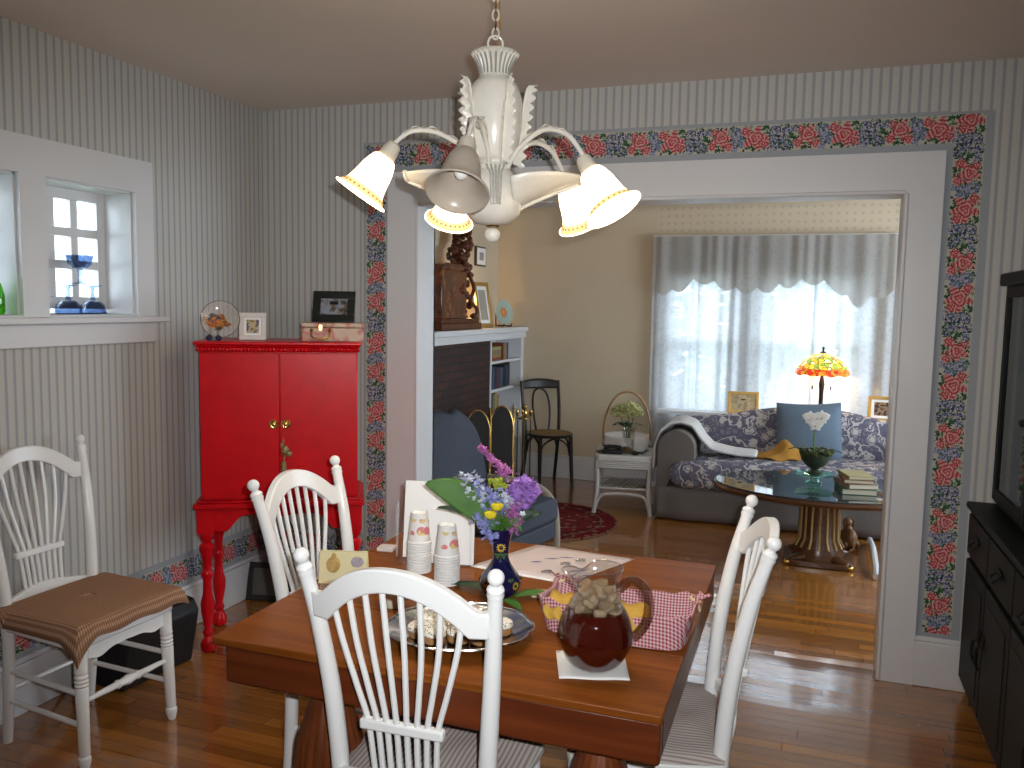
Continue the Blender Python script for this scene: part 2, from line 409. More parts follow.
# floral cross-stitch paper border: one coloured square per stitch
def motif(NP=80, NV=25):
    rnd = random.Random(3)
    bgc = (.46,.44,.36); A = [[bgc]*NV for _ in range(NP)]
    def put(i, j, c):
        if 0 <= j < NV: A[i % NP][j] = c
    LEAF = [(.03,.09,.04), (.06,.15,.07), (.02,.05,.035)]
    for _ in range(260):
        i, j = rnd.randrange(NP), rnd.randrange(1, NV-1); dx, dy = rnd.choice([(1,0),(1,1),(1,-1),(0,1)]); c = rnd.choice(LEAF)
        for k in range(rnd.randint(2, 4)):
            put(i+dx*k, j+dy*k, c)
            if k in (1, 2): put(i+dx*k-dy, j+dy*k+dx, c)
    REDS = [(.33,.03,.05), (.47,.10,.115), (.58,.22,.205), (.64,.40,.34)]
    def rose(ci, cj, r, sq=1.0):
        for di in range(-int(r)-2, int(r)+3):
            for dj in range(-int(r)-2, int(r)+3):
                d = math.hypot(di*sq, dj); a = math.atan2(dj, di)
                if d < r*(.85+.22*math.sin(5*a+ci)):
                    k = math.sin(d*1.9+1.6*math.sin(3*a+cj))+.5*rnd.uniform(-1, 1)
                    put(ci+di, cj+dj, REDS[0 if k < -.55 else 1 if k < .1 else 2 if k < .8 else 3])
    def small(ci, cj, r, cs, dens=.75):
        for di in range(-r, r+1):
            for dj in range(-r, r+1):
                if math.hypot(di, dj) < r and rnd.random() < dens and (di+2*dj) % 5 != 0: put(ci+di, cj+dj, rnd.choice(cs))
    BL = [(.17,.19,.33), (.25,.27,.41), (.12,.13,.26), (.36,.38,.48)]; DB = [(.05,.05,.15), (.10,.11,.27), (.22,.22,.40), (.42,.38,.44)]
    small(15, 7, 6, BL, .85); small(18, 16, 6, BL, .85); small(14, 21, 4, BL, .85); small(47, 21, 4, BL, .8); small(68, 5, 4, BL, .8)
    for q in ((52,5), (57,13), (52,20), (62,6), (63,19), (48,12)): small(q[0], q[1], 5, DB, .8)
    for _ in range(75):
        i, j = rnd.randrange(NP), rnd.randrange(1, NV-1); dx, dy = rnd.choice([(1,0),(1,1),(1,-1),(0,1)]); c = rnd.choice(LEAF)
        for k in range(3):
            put(i+dx*k, j+dy*k, c)
            if k == 1: put(i+dx*k-dy, j+dy*k+dx, c)
    rose(1, 10, 9); rose(8, 19, 5); rose(33, 12, 11, .9); rose(42, 18, 5); rose(24, 5, 5); rose(73, 18, 5); rose(75, 5, 4)
    return A
MOT = motif()
def stitch_mat():
    g = G('cross stitch flower border'); at = g.n('Attribute', {'attribute_name': 'stitch'}).outputs['Color']
    return g.done(g.bsdf(at, .75, spec=.2))
STITCH = stitch_mat()
def border(name, O, U, V, N, L, W=.112, off=0):
    c = .0045; nu, nv = int(round(L/c)), 25; cw = W/nv
    O, U, V, N = map(Vector, (O, U, V, N)); vs = []; fs = []; cols = []
    for i in range(nu+1):
        for j in range(nv+1): vs.append(O+U*(i*L/nu)+V*(j*cw)+N*.0035)
    for i in range(nu):
        for j in range(nv):
            a = i*(nv+1)+j; fs.append((a, a+nv+1, a+nv+2, a+1)); cols += list(MOT[(i+off) % 80][j]+(1,))*4
    m = MB(); m.v = vs; m.f = fs
    o = m.build(name, STITCH, smooth=False)
    ca = o.data.color_attributes.new('stitch', 'FLOAT_COLOR', 'CORNER'); ca.data.foreach_set('color', cols)
    return struct(o)
BN = (0,-1,0)
border('trim_6', (-2.160, YB, .24), (0,0,1), (1,0,0), BN, 2.036, .112, 20)
border('trim_7', (-2.160, YB, 2.388), (1,0,0), (0,0,-1), BN, 2.681, .112, 10)
border('trim_8', (.634, YB, 2.388), (0,0,-1), (-1,0,0), BN, 2.155, .112, 30)
border('trim_9', (XL, -.2, .345), (0,1,0), (0,0,-1), (1,0,0), 4.06, .112, 5)
border('trim_10', (XL+.01, YB, .345), (1,0,0), (0,0,-1), BN, .60, .112, 50)
for nm, bb in (('trim_11', (XL, XL+.0015, -.5, YB, .215, .372)), ('trim_12', (XL, -2.18, YB-.0015, YB, .215, .372))):
    struct(MB().box(*bb).build(nm, BLUEGREY, smooth=False))
# ------------------------------------------------------------------ spindle-back chairs
def turned(p0, p1, prof, n=14):
    """lathe along segment p0->p1; prof = [(t, r)]"""
    p0, p1 = Vector(p0), Vector(p1); d = p1-p0; L = d.length
    q = Vector((0,0,1)).rotation_difference(d.normalized()).to_matrix().to_4x4()
    return [(r, t*L) for t, r in prof], Matrix.Translation(p0) @ q
def make_chair():
    r = thing('dining_chair', 'x', 'chair')
    # seat: shaped board with rounded corners
    poly = []
    for i, (x, y) in enumerate(rrect(.215, .2, .05, 5)): poly.append((x*(1+.06*(y/.2)), y))
    MB().prism(poly, .425, .452).build('seat', CHAIRW, r, bevel=.006)
    # scalloped front apron under the seat
    top = []; bot = []
    for i in range(25):
        u = -1+2*i/24; x = .165*u; top.append((x, .427)); bot.append((x, .40-.022*abs(u)**1.5*(1+.5*math.cos(3*PI*u)) - .012))
    MB().strip(top, bot, .168, .186).build('apron', CHAIRW, r)
    legp = [(0,.013),(.03,.017),(.07,.021),(.10,.021),(.115,.016),(.13,.019),(.5,.021),(.66,.0225),(.67,.02),(.685,.0235),(.70,.02),(.715,.0235),(.73,.02),(.75,.0235),(.77,.02),(.79,.0235),(.81,.022),(1,.024)]
    for sx in (-1, 1):
        p, Mx = turned((sx*.195, .188, 0), (sx*.186, .172, .43), legp)
        MB().lathe(p, 14, Mx).build('front_leg', CHAIRW, r)
    # back posts run from the floor up to the ball finials
    for sx in (-1, 1):
        pts = bez([(sx*.175,-.215,0), (sx*.176,-.195,.22), (sx*.178,-.188,.44), (sx*.190,-.203,.66), (sx*.207,-.237,.86), (sx*.222,-.276,1.004)], 6)
        rad = [.0165+.005*math.sin(PI*min(1, i/(len(pts)-1)*1.05)) for i in range(len(pts))]
        m = MB().tube(pts, rad, 14)
        e = Vector(pts[-1]); d = (e-Vector(pts[-3])).normalized()
        q = Matrix.Translation(e) @ Vector((0,0,1)).rotation_difference(d).to_matrix().to_4x4()
        m.lathe([(.0175,-.012),(.019,-.006),(.0172,0),(.019,.006),(.017,.011),(.010,.016),(.011,.02)], 14, q)
        m.ball((0,0,.035), .0182, 16, 10, q)
        m.build('back_post', CHAIRW, r)
    # arched crest rail: slope of the back is followed by shearing y with z
    by = lambda z: -.188-.070*max(0, (z-.44)/.56)**1.35-.018*max(0, (z-.44)/.56)
    top = []; bot = []
    for i in range(41):
        u = -1+2*i/40; x = .2065*u; a = abs(u)
        h = 1-min(1, a/.88)**2.2; hb = 1-min(1, a/.80)**2.1
        top.append((x, .955+.085*h)); bot.append((x, .895+.090*hb))
    bow = lambda x: -.032*max(0, 1-(x/.205)**2)
    def sheared(m):
        for i, v in enumerate(m.v): m.v[i] = Vector((v.x, v.y+by(v.z)+bow(v.x), v.z))
        return m
    sheared(MB().strip(top, bot, -.0125, .0125)).build('crest_rail', CHAIRW, r, bevel=.004)
    top = []; bot = []
    for i in range(25):
        u = -1+2*i/24; x = .176*u; top.append((x, .518+.022*(.5+.5*math.cos(PI*u)))); bot.append((x, .492))
    sheared(MB().strip(top, bot, -.011, .011)).build('lower_rail', CHAIRW, r, bevel=.004)
    for k in range(8):
        u = (k-3.5)/3.5; xt = .148*u; xb = .082*u; xl = .074*u
        zt = .925+.062*(1-abs(u)**2.2)
        pts = bez([(x_, by(z_)+bow(x_), z_) for x_, z_ in ((xt, zt), (xt*.80+xb*.2, .85), (xt*.36+xb*.64, .74), (xb*1.02, .656), (xl, .525))], 5)
        MB().tube(pts, .0070, 8).build('spindle', CHAIRW, r)
    z = .656
    MB().box(-.100, .100, by(z)+bow(.05)-.012, by(z)+bow(.05)+.012, z-.012, z+.012).build('tie_bar', CHAIRW, r, bevel=.005)
    bulge = [(0,.008),(.25,.011),(.36,.012),(.38,.017),(.42,.013),(.5,.019),(.58,.013),(.62,.017),(.64,.012),(.75,.011),(1,.008)]
    p, Mx = turned((-.19,.18,.235), (.19,.18,.235), bulge); MB().lathe(p, 12, Mx).build('front_stretcher', CHAIRW, r)
    for sx in (-1, 1):
        for zz in (.15, .26):
            MB().rod((sx*.19,.18,zz), (sx*.176,-.195,zz+.01), .0095).build('side_stretcher', CHAIRW, r)
    MB().rod((-.175,-.195,.2), (.175,-.195,.2), .0095).build('back_stretcher', CHAIRW, r)
    return r
def place(o, mid, ang, off=.285):
    f = Vector((-math.sin(ang), math.cos(ang))); o.location = (mid[0]+off*f.x, mid[1]+off*f.y, 0); o.rotation_euler = (0,0,ang)
    return o
R = math.radians
GC = 'white spindle back dining chairs'
chA = make_chair(); place(chA, CH['A'][0], R(CH['A'][1])); tag(chA, 'white spindle back chair nearest the camera, its back to the viewer', 'chair', GC)
chB = copy_tree(chA); place(chB, CH['B'][0], R(CH['B'][1])); tag(chB, 'white spindle back chair between the table and the red cabinet', 'chair', GC)
chC = copy_tree(chA); place(chC, CH['C'][0], R(CH['C'][1])); tag(chC, 'white spindle back chair on the right of the table, seen side on', 'chair', GC)
chD = copy_tree(chA); place(chD, CH['D'][0], R(CH['D'][1])); tag(chD, 'white spindle back chair against the wallpaper under the window, brown checked pad', 'chair', GC)
# seat pads
TICK = stripes('grey and cream ticking', (.34,.27,.25), (.58,.51,.46), 1, .0125, .45)
TICK2 = stripes('grey and cream ticking crosswise', (.34,.27,.25), (.58,.51,.46), 0, .0125, .45)
CHECK = stripes('tan fine check weave', (.29,.155,.09), (.46,.285,.19), 0, .009, .5, (.16,.07,.035))
def pad(ch, name, mat, label, w=.226, d=.205, z0=.453, h=.035):
    def fn(side):
        def f(u, v):
            a, c = 2*u-1, 2*v-1
            x = w*a*(1-.06*c*c)*(1+.05*c); y = d*c*(1-.05*a*a)
            e = (1-abs(a)**5)*(1-abs(c)**5)
            return (x, y, z0+h*.5+side*h*.5*max(0, e)**.5+.004*side*math.sin(7*a)*math.cos(6*c)*e)
        return f
    m = MB(); m.grid(fn(1), 20, 20); m.grid(lambda u, v: fn(-1)(1-u, v), 20, 20)
    o = m.build(name, mat); o.location = ch.location; o.rotation_euler = ch.rotation_euler
    return tag(o, label, 'seat cushion')
pad(chA, 'seat_cushion', TICK2, 'grey and cream ticking cushion on the nearest white chair')
pad(chB, 'seat_cushion', TICK, 'grey and cream ticking cushion on the chair before the red cabinet')
pad(chC, 'seat_cushion', TICK2, 'grey and cream ticking cushion on the chair right of the table', .248, .205)
def drape():
    def f(u, v):
        a, c = 2*u-1, 2*v-1
        x, y = .268*a*(1-.06*max(0,(abs(a)-.84)/.16)), .25*c*(1-.06*max(0,(abs(c)-.84)/.16))
        m = max(abs(a), abs(c)); e = max(0, (m-.84)/.16)
        corner = max(0, min(abs(a), abs(c))-.62)/.38
        z = .512+.010*(1-a*a)*(1-c*c) - .050*e**1.4*(1 if c > -.5 else .25) - .075*corner**1.2*e*((1 if a > 0 else .25) if c > 0 else .3)
        z += .004*math.sin(9*a+2*c)*e
        if abs(a) < .05 and abs(c) < .05: z -= .012
        if c < -.55: y = -.165+(y+.1375)*.25
        return (x, y, z)
    m = MB(); m.grid(f, 44, 44)
    return m
o = drape().build('seat_cushion', CHECK, solid=.012, off=-1); o.location = chD.location; o.rotation_euler = chD.rotation_euler
tag(o, 'tan finely checked cover draped over the chair under the window, corners hanging', 'seat cushion')
b = MB().ball((0,0,.5), (.007,.012,.003), 8, 4).build('tuft_button', M('dark red tuft', (.12,.01,.01), .8), o)

# ------------------------------------------------------------------ dining table
tx0, tx1, ty0, ty1, TZ = -1.3695, -.245, 1.668, 2.761, .755
tb = thing('dining_table', 'oak dining table with thick apron and bulbous fluted legs', 'table', (0,0,0))
m = MB()
for i, (a, c) in enumerate(((ty0, 1.985), (1.987, 2.46), (2.462, ty1))): m.box(tx0, tx1, a, c, TZ-.02, TZ)
m.build('tabletop', TABLEW, tb, bevel=.003)
m = MB(); ap = .098
m.box(tx0+.03, tx1-.004, ty0+.012, ty0+.05, TZ-.02-ap, TZ-.02); m.box(tx0+.03, tx1-.004, ty1-.05, ty1-.012, TZ-.02-ap, TZ-.02)
m.box(tx0+.03, tx0+.06, ty0+.05, ty1-.05, TZ-.02-ap, TZ-.02); m.box(tx1-.034, tx1-.004, ty0+.05, ty1-.05, TZ-.02-ap, TZ-.02)
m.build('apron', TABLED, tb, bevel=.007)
lp = [(.045,0),(.05,.03),(.05,.06),(.036,.075),(.04,.09),(.05,.14),(.082,.27),(.094,.38),(.086,.48),(.062,.56),(.046,.60),(.052,.612),(.052,.622),(.042,.628),(.042,.637),(.055,.64),(.055,.66)]
for lx, ly in ((-1.105,1.79), (-.40,1.79), (-1.105,2.62), (-.40,2.62)):
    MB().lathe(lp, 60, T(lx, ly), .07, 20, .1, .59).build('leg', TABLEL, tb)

# ------------------------------------------------------------------ things on the table
def on(x, y, z=0): return (x, y, TZ+z)
# iced tea pitcher
PG = thin_glass('clear pitcher glass', (.98,.98,.98), .045, .16)
px, py = -.432, 1.852
pit = thing('pitcher', 'round glass pitcher of iced tea standing on a paper napkin', 'pitcher', (px, py, TZ+.004), R(8)); pit.scale = (1, 1, .94)
prof = bez([(.046,0),(.066,.018),(.085,.055),(.0885,.085),(.080,.125),(.062,.16),(.0505,.185),(.049,.2),(.053,.222),(.061,.25)], 5)
NP_ = 40
def pitfn(off):
    def f(u, v):
        i = v*(len(prof)-1); k = min(int(i), len(prof)-2); t = i-k
        r = prof[k][0]*(1-t)+prof[k+1][0]*t; z = prof[k][1]*(1-t)+prof[k+1][1]*t
        a = 2*PI*u; d = (a-PI+PI) % (2*PI); d = min(abs(a-PI), 2*PI-abs(a-PI))
        up = max(0, (z-.19)/.06)**1.3
        lip = math.exp(-(d/.5)**2)*up; dip = math.exp(-((d-.85)/.38)**2)*up
        r2 = r-off+.024*lip; z2 = z-.022*dip-.012*lip
        return (r2*math.cos(a), r2*math.sin(a), z2)
    return f
vsp = next(i for i, p in enumerate(prof) if p[1] > .150)/(len(prof)-1)
m = MB(); m.grid(lambda u, v: pitfn(0)(u, v*vsp), NP_, 50, wrap=True); nb = len(m.v); m.grid(lambda u, v: pitfn(.003)(1-u, v*vsp), NP_, 50, wrap=True)
m.f.append([k for k in range(NP_-1, -1, -1)]); m.f.append([nb+k for k in range(NP_)])
L1 = 50*NP_
for k in range(NP_):
    k2 = (k+1) % NP_
    m.f.append([L1+k, L1+k2, nb+L1+(NP_-k2) % NP_, nb+L1+(NP_-k) % NP_])
m.build('pitcher_body', PG, pit)
m = MB(); m.grid(lambda u, v: pitfn(0)(u, vsp+v*(1-vsp)), NP_, 20, wrap=True); m.grid(lambda u, v: pitfn(.003)(1-u, vsp+v*(1-vsp)), NP_, 20, wrap=True)
m.build('pitcher_neck', thin_glass('pitcher neck glass', (.93,.92,.91), .10, .6), pit)
rimp = [pitfn(.0015)(k/64, 1) for k in range(64)]
MB().tube(rimp, .0020, 8, closed=True).build('rim', thin_glass('rim glass', (.85,.84,.84), .3), pit)
hp = bez([(.050,0,.198),(.075,0,.222),(.104,0,.213),(.120,0,.175),(.116,0,.125),(.098,0,.092),(.086,0,.080)], 6)
MB().tube(hp, [.0105]*len(hp), 10, flat=1.15).build('handle', thin_glass('thick handle glass', (.78,.70,.67), .24, .6), pit)
gt = G('iced tea'); TEA = gt.done(gt.bsdf((.060,.0045,.002), .04, trans=.25, ior=1.33))
tea = [(max(.001, r-.0031), max(z, .0035)) for r, z in prof if z < .152]
tea = [(.0005, .004)] + tea + [(.0005, tea[-1][1]+.0005)]
o = MB().lathe(tea, 40, cap=False).build('iced_tea', TEA); o.location = pit.location; o.scale = (1, 1, .94)
tag(o, 'dark red brown tea filling the glass pitcher', 'tea', kind='stuff')
gi = G('tea tinted ice'); ni = gi.noise(gi.co(), 60, 3)
ICE = gi.done(gi.bsdf(gi.mix(ni, (.50,.30,.14), (.85,.70,.50)), .06, trans=.55, ior=1.31))
rnd = random.Random(5); k = 0; ice0 = None
for zz, cnt, rr in ((.150, 7, .042), (.150, 3, .016), (.166, 6, .034), (.180, 5, .030), (.194, 5, .026), (.200, 1, .0)):
    for q in range(cnt):
        a = 2*PI*q/cnt+zz*40; x, y = rr*math.cos(a), rr*math.sin(a)
        if ice0 is None:
            o = ice0 = MB().prism(rrect(.021, .016, .009, 4), -.0085, .0085).build('ice_cube', ICE, bevel=.006)
        else: o = ice0.copy(); COL.objects.link(o)
        o.location = (px+x, py+y, TZ+zz*.94+.004); o.rotation_euler = (rnd.uniform(-.6,.6), rnd.uniform(-.6,.6), a)
        tag(o, 'ice cube floating at the top of the tea in the pitcher', 'ice', 'ice cubes in the pitcher')
# napkin under the pitcher
def sheet(name, pts, mat, th=.0015, wave=.0015, parent=None, n=10):
    """thin sheet through four corner points (x,y) lying on the table, slightly wavy"""
    A, B, C_, D = [Vector((p[0], p[1], 0)) for p in pts]
    def f(u, v):
        p = A*(1-u)*(1-v)+B*u*(1-v)+C_*u*v+D*(1-u)*v
        return (p.x, p.y, TZ+th+wave*(1+math.sin(9*u+5*v))*.5)
    return MB().grid(f, n, n).build(name, mat, parent, solid=th, off=-1)
gn = G('embossed napkin paper'); NAPM = gn.done(gn.bsdf((.74,.72,.69), .9, normal=gn.bump(gn.vor(gn.co(), 160), .3, .001)))
tag(sheet('napkin', ((-.492,1.759), (-.34,1.808), (-.385,1.955), (-.542,1.904)), NAPM), 'folded white paper napkin under the iced tea pitcher', 'napkin')
# cobalt vase
vx, vy = -.802, 2.215
gv = G('cobalt glazed vase'); COB = gv.done(gv.bsdf((.006,.006,.045), .08, coat=.6))
vs = thing('vase', 'cobalt blue vase painted with sunflowers in the middle of the table', 'vase', (vx, vy, TZ+.003))
vp = bez([(.030,0),(.050,.014),(.060,.038),(.056,.058),(.038,.082),(.0245,.108),(.0235,.128),(.029,.168),(.038,.20)], 5)
MB().lathe([(.001,0)]+[(p[0], p[1]) for p in vp]+[(p[0]-.003, p[1]) for p in reversed(vp[18:])]+[(.001,.12)], 32, cap=False).build('vase_body', COB, vs)
YEL = M('yellow painted petals', (.62,.42,.03), .4, .15, 80); DKB = M('dark seed head', (.03,.015,.008), .6)
PLEAF = M('painted green leaf', (.05,.12,.03), .4)
def decal(name, ang, z, r, s, mat, petals):
    """small raised painted flower on the vase surface"""
    q = RZ(ang) @ T(r, 0, z) @ RY(PI/2)
    m = MB()
    for k in range(petals):
        a = 2*PI*k/petals; w = PI/petals*.8
        m.add([(0,0,.0012), (s*.6*math.cos(a-w), s*.6*math.sin(a-w), .0008), (s*math.cos(a), s*math.sin(a), .0004), (s*.6*math.cos(a+w), s*.6*math.sin(a+w), .0008)], [(0,1,2,3)], q)
    o = m.build(name, mat, vs)
    if petals > 6: MB().ball((0,0,.001), (s*.42, s*.42, .0015), 10, 5, q).build('seed_head', DKB, o)
    return o
ac = math.atan2(-vy, -vx)
decal('painted_sunflower', ac+.03, .148, .0265, .0155, YEL, 11)
for da, z in ((-.75,.05), (.8,.042), (1.7,.05), (-1.7,.045), (3,.05)): decal('painted_sunflower', ac+da, z, .0602, .014, YEL, 9)
for da, z, r in ((-.35,.125,.0255), (.35,.125,.0255), (-.5,.06,.0565), (.55,.058,.0565)): decal('painted_leaf', ac+da, z, r, .012, PLEAF, 3)
# --- bouquet. local frame: r = to the right in the picture, f = away from the camera
er = Vector((math.cos(.337), math.sin(.337), 0)); ef = Vector((-math.sin(.337), math.cos(.337), 0))
VT = Vector((vx, vy, TZ+.205))
def fp(r, f, z): return VT+er*r+ef*f+Vector((0,0,z))
STEM = M('flower stem', (.08,.16,.03), .6); LEAFG = M('broad leaf', (.050,.15,.015), .6, .2, 30); LEAFD = M('dark leaf', (.02,.045,.018), .5, .2, 30)
PURP = M('purple florets', (.40,.20,.62), .7, .25, 90); PINK = M('pink lilac florets', (.48,.15,.42), .7, .25, 90); BLUE = M('blue bell florets', (.30,.33,.66), .6, .2, 90)
PALE = M('pale blue florets', (.55,.58,.72), .6, .15, 90); YFL = M('yellow button flower', (.72,.58,.02), .6, .15, 90); LIME = M('lime green button', (.28,.34,.03), .7, .15, 90)
def stem_of(name, label, tip, bend=.02):
    o = thing(name, label, 'flower', tuple(fp(0, 0, -.12)), group='cut flowers in the cobalt vase')
    b0 = fp(0,0,-.12); t = Vector(tip)-b0
    pts = bez([(0,0,0), tuple(Vector((t.x*.12, t.y*.12, .13))), tuple(Vector((t.x*.6, t.y*.6, .13+(t.z-.13)*.55+bend))), tuple(t)], 5)
    MB().tube(pts, .0022, 6).build('stem', STEM, o)
    return o, t
def florets(o, name, mat, pts, s, rnd, pet=4):
    m = MB()
    for p in pts:
        a0 = rnd.uniform(0, 6); q = T(*p) @ Matrix.Rotation(rnd.uniform(-.9,.9), 4, 'X') @ Matrix.Rotation(rnd.uniform(-.9,.9), 4, 'Y') @ RZ(a0)
        for k in range(pet):
            a = 2*PI*k/pet; w = .55
            m.add([(0,0,-s*.3), (s*.7*math.cos(a-w), s*.7*math.sin(a-w), s*.1), (s*math.cos(a), s*math.sin(a), s*.25), (s*.7*math.cos(a+w), s*.7*math.sin(a+w), s*.1)], [(0,1,2,3)], q)
    return m.build(name, mat, o, smooth=False)
rnd = random.Random(11)
o, t = stem_of('rhododendron', 'round purple flower head at the right of the bouquet', fp(.062,.0,.10))
florets(o, 'flower_head', PURP, [tuple(t+Vector((rnd.gauss(0,1), rnd.gauss(0,1), rnd.gauss(0,1))).normalized()*rnd.uniform(.028,.047)) for _ in range(170)], .0135, rnd, 5)
o, t = stem_of('lilac', 'tall pink lilac spike leaning left at the top of the bouquet', fp(.014,.02,.145))
d = (er*-.08+Vector((0,0,.085))); florets(o, 'flower_spike', PINK, [tuple(t+d*s+Vector((rnd.gauss(0,1), rnd.gauss(0,1), rnd.gauss(0,1)))*.0085*(1.25-s)) for s in [i/140 for i in range(140)]], .009, rnd)
o, t = stem_of('lilac', 'short mauve lilac below the round purple flower head', fp(.032,-.02,.04))
florets(o, 'flower_spike', PINK, [tuple(t+Vector((rnd.gauss(0,.012), rnd.gauss(0,.012), rnd.uniform(-.05,.04)))) for _ in range(100)], .009, rnd)
for k, (r, f, z, mt, n, lb) in enumerate(((-.095,0,.145,PALE,46,'pale blue bellflower stem reaching furthest left and highest'), (-.07,.01,.115,BLUE,50,'blue bellflower stem hanging left of the yellow flowers'),
        (-.02,-.01,.11,BLUE,44,'blue bellflower stem upright behind the yellow flowers'), (-.052,-.03,.045,BLUE,44,'blue bellflower stem drooping over the vase rim at the left'), (.022,-.02,.085,PALE,26,'pale bellflower in the middle between mauve and purple heads'))):
    o, t = stem_of('bellflower', lb, fp(r, f, z))
    dn = Vector((-er.x*r*.45, -er.y*r*.45, -.08 if k != 4 else -.02))
    florets(o, 'bell_florets', mt, [tuple(t+dn*s+Vector((rnd.gauss(0,1), rnd.gauss(0,1), rnd.gauss(0,.6)))*(.013 if k else .017)) for s in [i/(1.5*n) for i in range(int(1.5*n))]], .0105, rnd, 5)
for r, f, z, lb in ((-.030,-.045,.045,'yellow button chrysanthemum, lower left of the two'), (-.012,-.04,.068,'yellow button chrysanthemum, upper right of the two')):
    o, t = stem_of('chrysanthemum', lb, fp(r, f, z))
    m = MB(); m.ball(t, (.017,.017,.012), 16, 8)
    for k in range(60):
        a = k*2.4; rr = .0165*math.sqrt(k/60); m.ball(t+Vector((rr*math.cos(a), rr*math.sin(a), .010*math.sqrt(max(0,1-(rr/.018)**2)))), .0026, 6, 4)
    m.build('flower_head', YFL, o)
for r, f, z, lb in ((-.018,-.01,.135,'lime green bud cluster, upper one in the bouquet'), (-.004,-.015,.122,'lime green bud cluster just below the other')):
    o, t = stem_of('green_button', lb, fp(r, f, z)); m = MB()
    for k in range(22): m.ball(t+Vector((rnd.uniform(-.017,.017), rnd.uniform(-.012,.012), rnd.uniform(-.007,.007))), .0055, 6, 4)
    m.build('flower_head', LIME, o)
def leaf(name, label, p0, p1, w, mat, droop=.02, up=(0,0,1), cat='leaf'):
    p0, p1 = Vector(p0), Vector(p1); d = p1-p0; sd = d.cross(Vector(up)).normalized()
    def f(u, v):
        k = math.sin(PI*min(1, u*.93+.04))**.75*(1-.25*u); c = 2*v-1
        p = p0+d*u+sd*(w*k*c)+Vector((0,0,.012*abs(c)*k+droop*4*u*(1-u)))
        return tuple(p)
    o = MB().grid(f, 18, 6).build(name, mat, solid=.0012)
    return tag(o, label, cat, 'leaves in the bouquet')
vw = ef*-1+Vector((0,0,.4))
leaf('leaf', 'broad bright green leaf spreading left over the white cards', fp(-.012,-.01,-.01), fp(-.215,-.01,.125), .046, LEAFG, .022, vw)
leaf('leaf', 'narrow dark leaf under the broad green one', fp(-.012,.0,-.012), fp(-.185,.03,.045), .014, LEAFD, .012, vw)
leaf('leaf', 'dark leaf behind the broad green leaf', fp(-.01,.03,-.01), fp(-.15,.05,.135), .028, LEAFD, .012, vw)
leaf('leaf', 'green leaf under the round purple flower head', fp(.012,-.01,-.015), fp(.115,.02,.035), .022, LEAFD, .012, vw)
leaf('leaf', 'small leaf hanging over the right of the vase rim', fp(.01,-.02,-.005), fp(.06,-.035,-.005), .02, LEAFG, .02, vw)
leaf('leaf', 'small leaf over the front of the vase rim', fp(-.005,-.02,-.005), fp(.03,-.05,.012), .018, LEAFG, .012, vw)
# leaves lying round the vase foot
leaf('trailing_leaf', 'flat green leaf on the table right of the vase foot', (vx+.045, vy-.01, TZ+.006), (vx+.155, vy+.055, TZ+.004), .028, LEAFG, .004, (0,0,1))
leaf('trailing_leaf', 'flat green leaf on the table left of the vase foot', (vx-.045, vy+.005, TZ+.006), (vx-.17, vy+.03, TZ+.004), .03, LEAFD, .004, (0,0,1))
leaf('trailing_leaf', 'flat green leaf on the table before the vase foot', (vx+.02, vy-.05, TZ+.006), (vx+.10, vy-.10, TZ+.004), .02, LEAFG, .004, (0,0,1))
# paper cups, upside down in two nested stacks
def cup_mat():
    g = G('printed paper cup'); o = g.co(); s = g.sep(o)
    v = g.vor(o, 34); n = g.noise(o, 30, 2)
    col = g.ramp(n, [(.38, (.62,.08,.10)), (.47, (.66,.50,.10)), (.55, (.66,.50,.10)), (.6, (.12,.26,.10)), (.68, (.25,.28,.5))], 'CONSTANT')
    band = g.ma('MULTIPLY', g.ma('GREATER_THAN', s[2], .028), g.ma('LESS_THAN', s[2], .078))
    f = g.ma('MULTIPLY', g.ma('LESS_THAN', v, .5), band)
    c = g.mix(g.ma('MULTIPLY', f, .8), (.78,.77,.75), col)
    return g.done(g.bsdf(c, .5))
CUPM = cup_mat()
cup0 = None
def cup_stack(x, y, n, word, zs):
    global cup0
    for k in range(n):
        if cup0 is None:
            p = [(.0385,0),(.0395,.0025),(.0385,.005),(.0365,.006),(.0265,.092),(.0265,.095),(.024,.095),(.024,.088),(.0005,.088)]
            o = cup0 = MB().lathe(p, 26, cap=False).build('paper_cup', CUPM)
        else: o = cup0.copy(); COL.objects.link(o)
        o.location = (x, y, TZ+.001+k*zs); o.rotation_euler = (0,0,k*.7+x*9)
        tag(o, ('printed paper cup on top of the %s stack of upturned cups' if k == n-1 else 'paper cup showing only its rim within the %s stack') % word, 'cup', 'upturned paper cups in the %s stack' % word)
cup_stack(-1.118, 2.335, 12, 'left', .0085); cup_stack(-.99, 2.262, 11, 'right', .0085)
# clear sign holder with two white sheets
ACR = thin_glass('clear acrylic', (.95,.96,.98), .06)
hd = thing('sign_holder', 'clear acrylic sign holder behind the paper cups', 'sign holder', (-1.115, 2.46, TZ), R(14))
m = MB(); q = RX(R(-10)); m.box(-.12,.12,-.002,.001,.004,.25,q); m.box(-.12,.12,-.07,.045,0,.003); m.box(-.122,-.12,-.06,.002,.0,.2); m.box(.12,.122,-.06,.002,0,.2)
m.build('acrylic_shell', ACR, hd, smooth=False)
o = MB().box(-.112,.112,-.0055,-.003,.006,.256,q).build('notice_sheet', PAPER, smooth=False); o.location = hd.location; o.rotation_euler = hd.rotation_euler
tag(o, 'taller white sheet standing in the acrylic holder', 'sheet of paper', 'sheets in the sign holder')
m = MB(); q2 = T(.05,-.045,0) @ RZ(R(-4)) @ RX(R(-6)); m.box(-.08,.08,-.001,.001,.004,.185,q2); m.box(-.08,.08,-.007,-.004,.004,.178,q2)
o = m.build('notice_sheet', PAPER, smooth=False); o.location = hd.location; o.rotation_euler = hd.rotation_euler
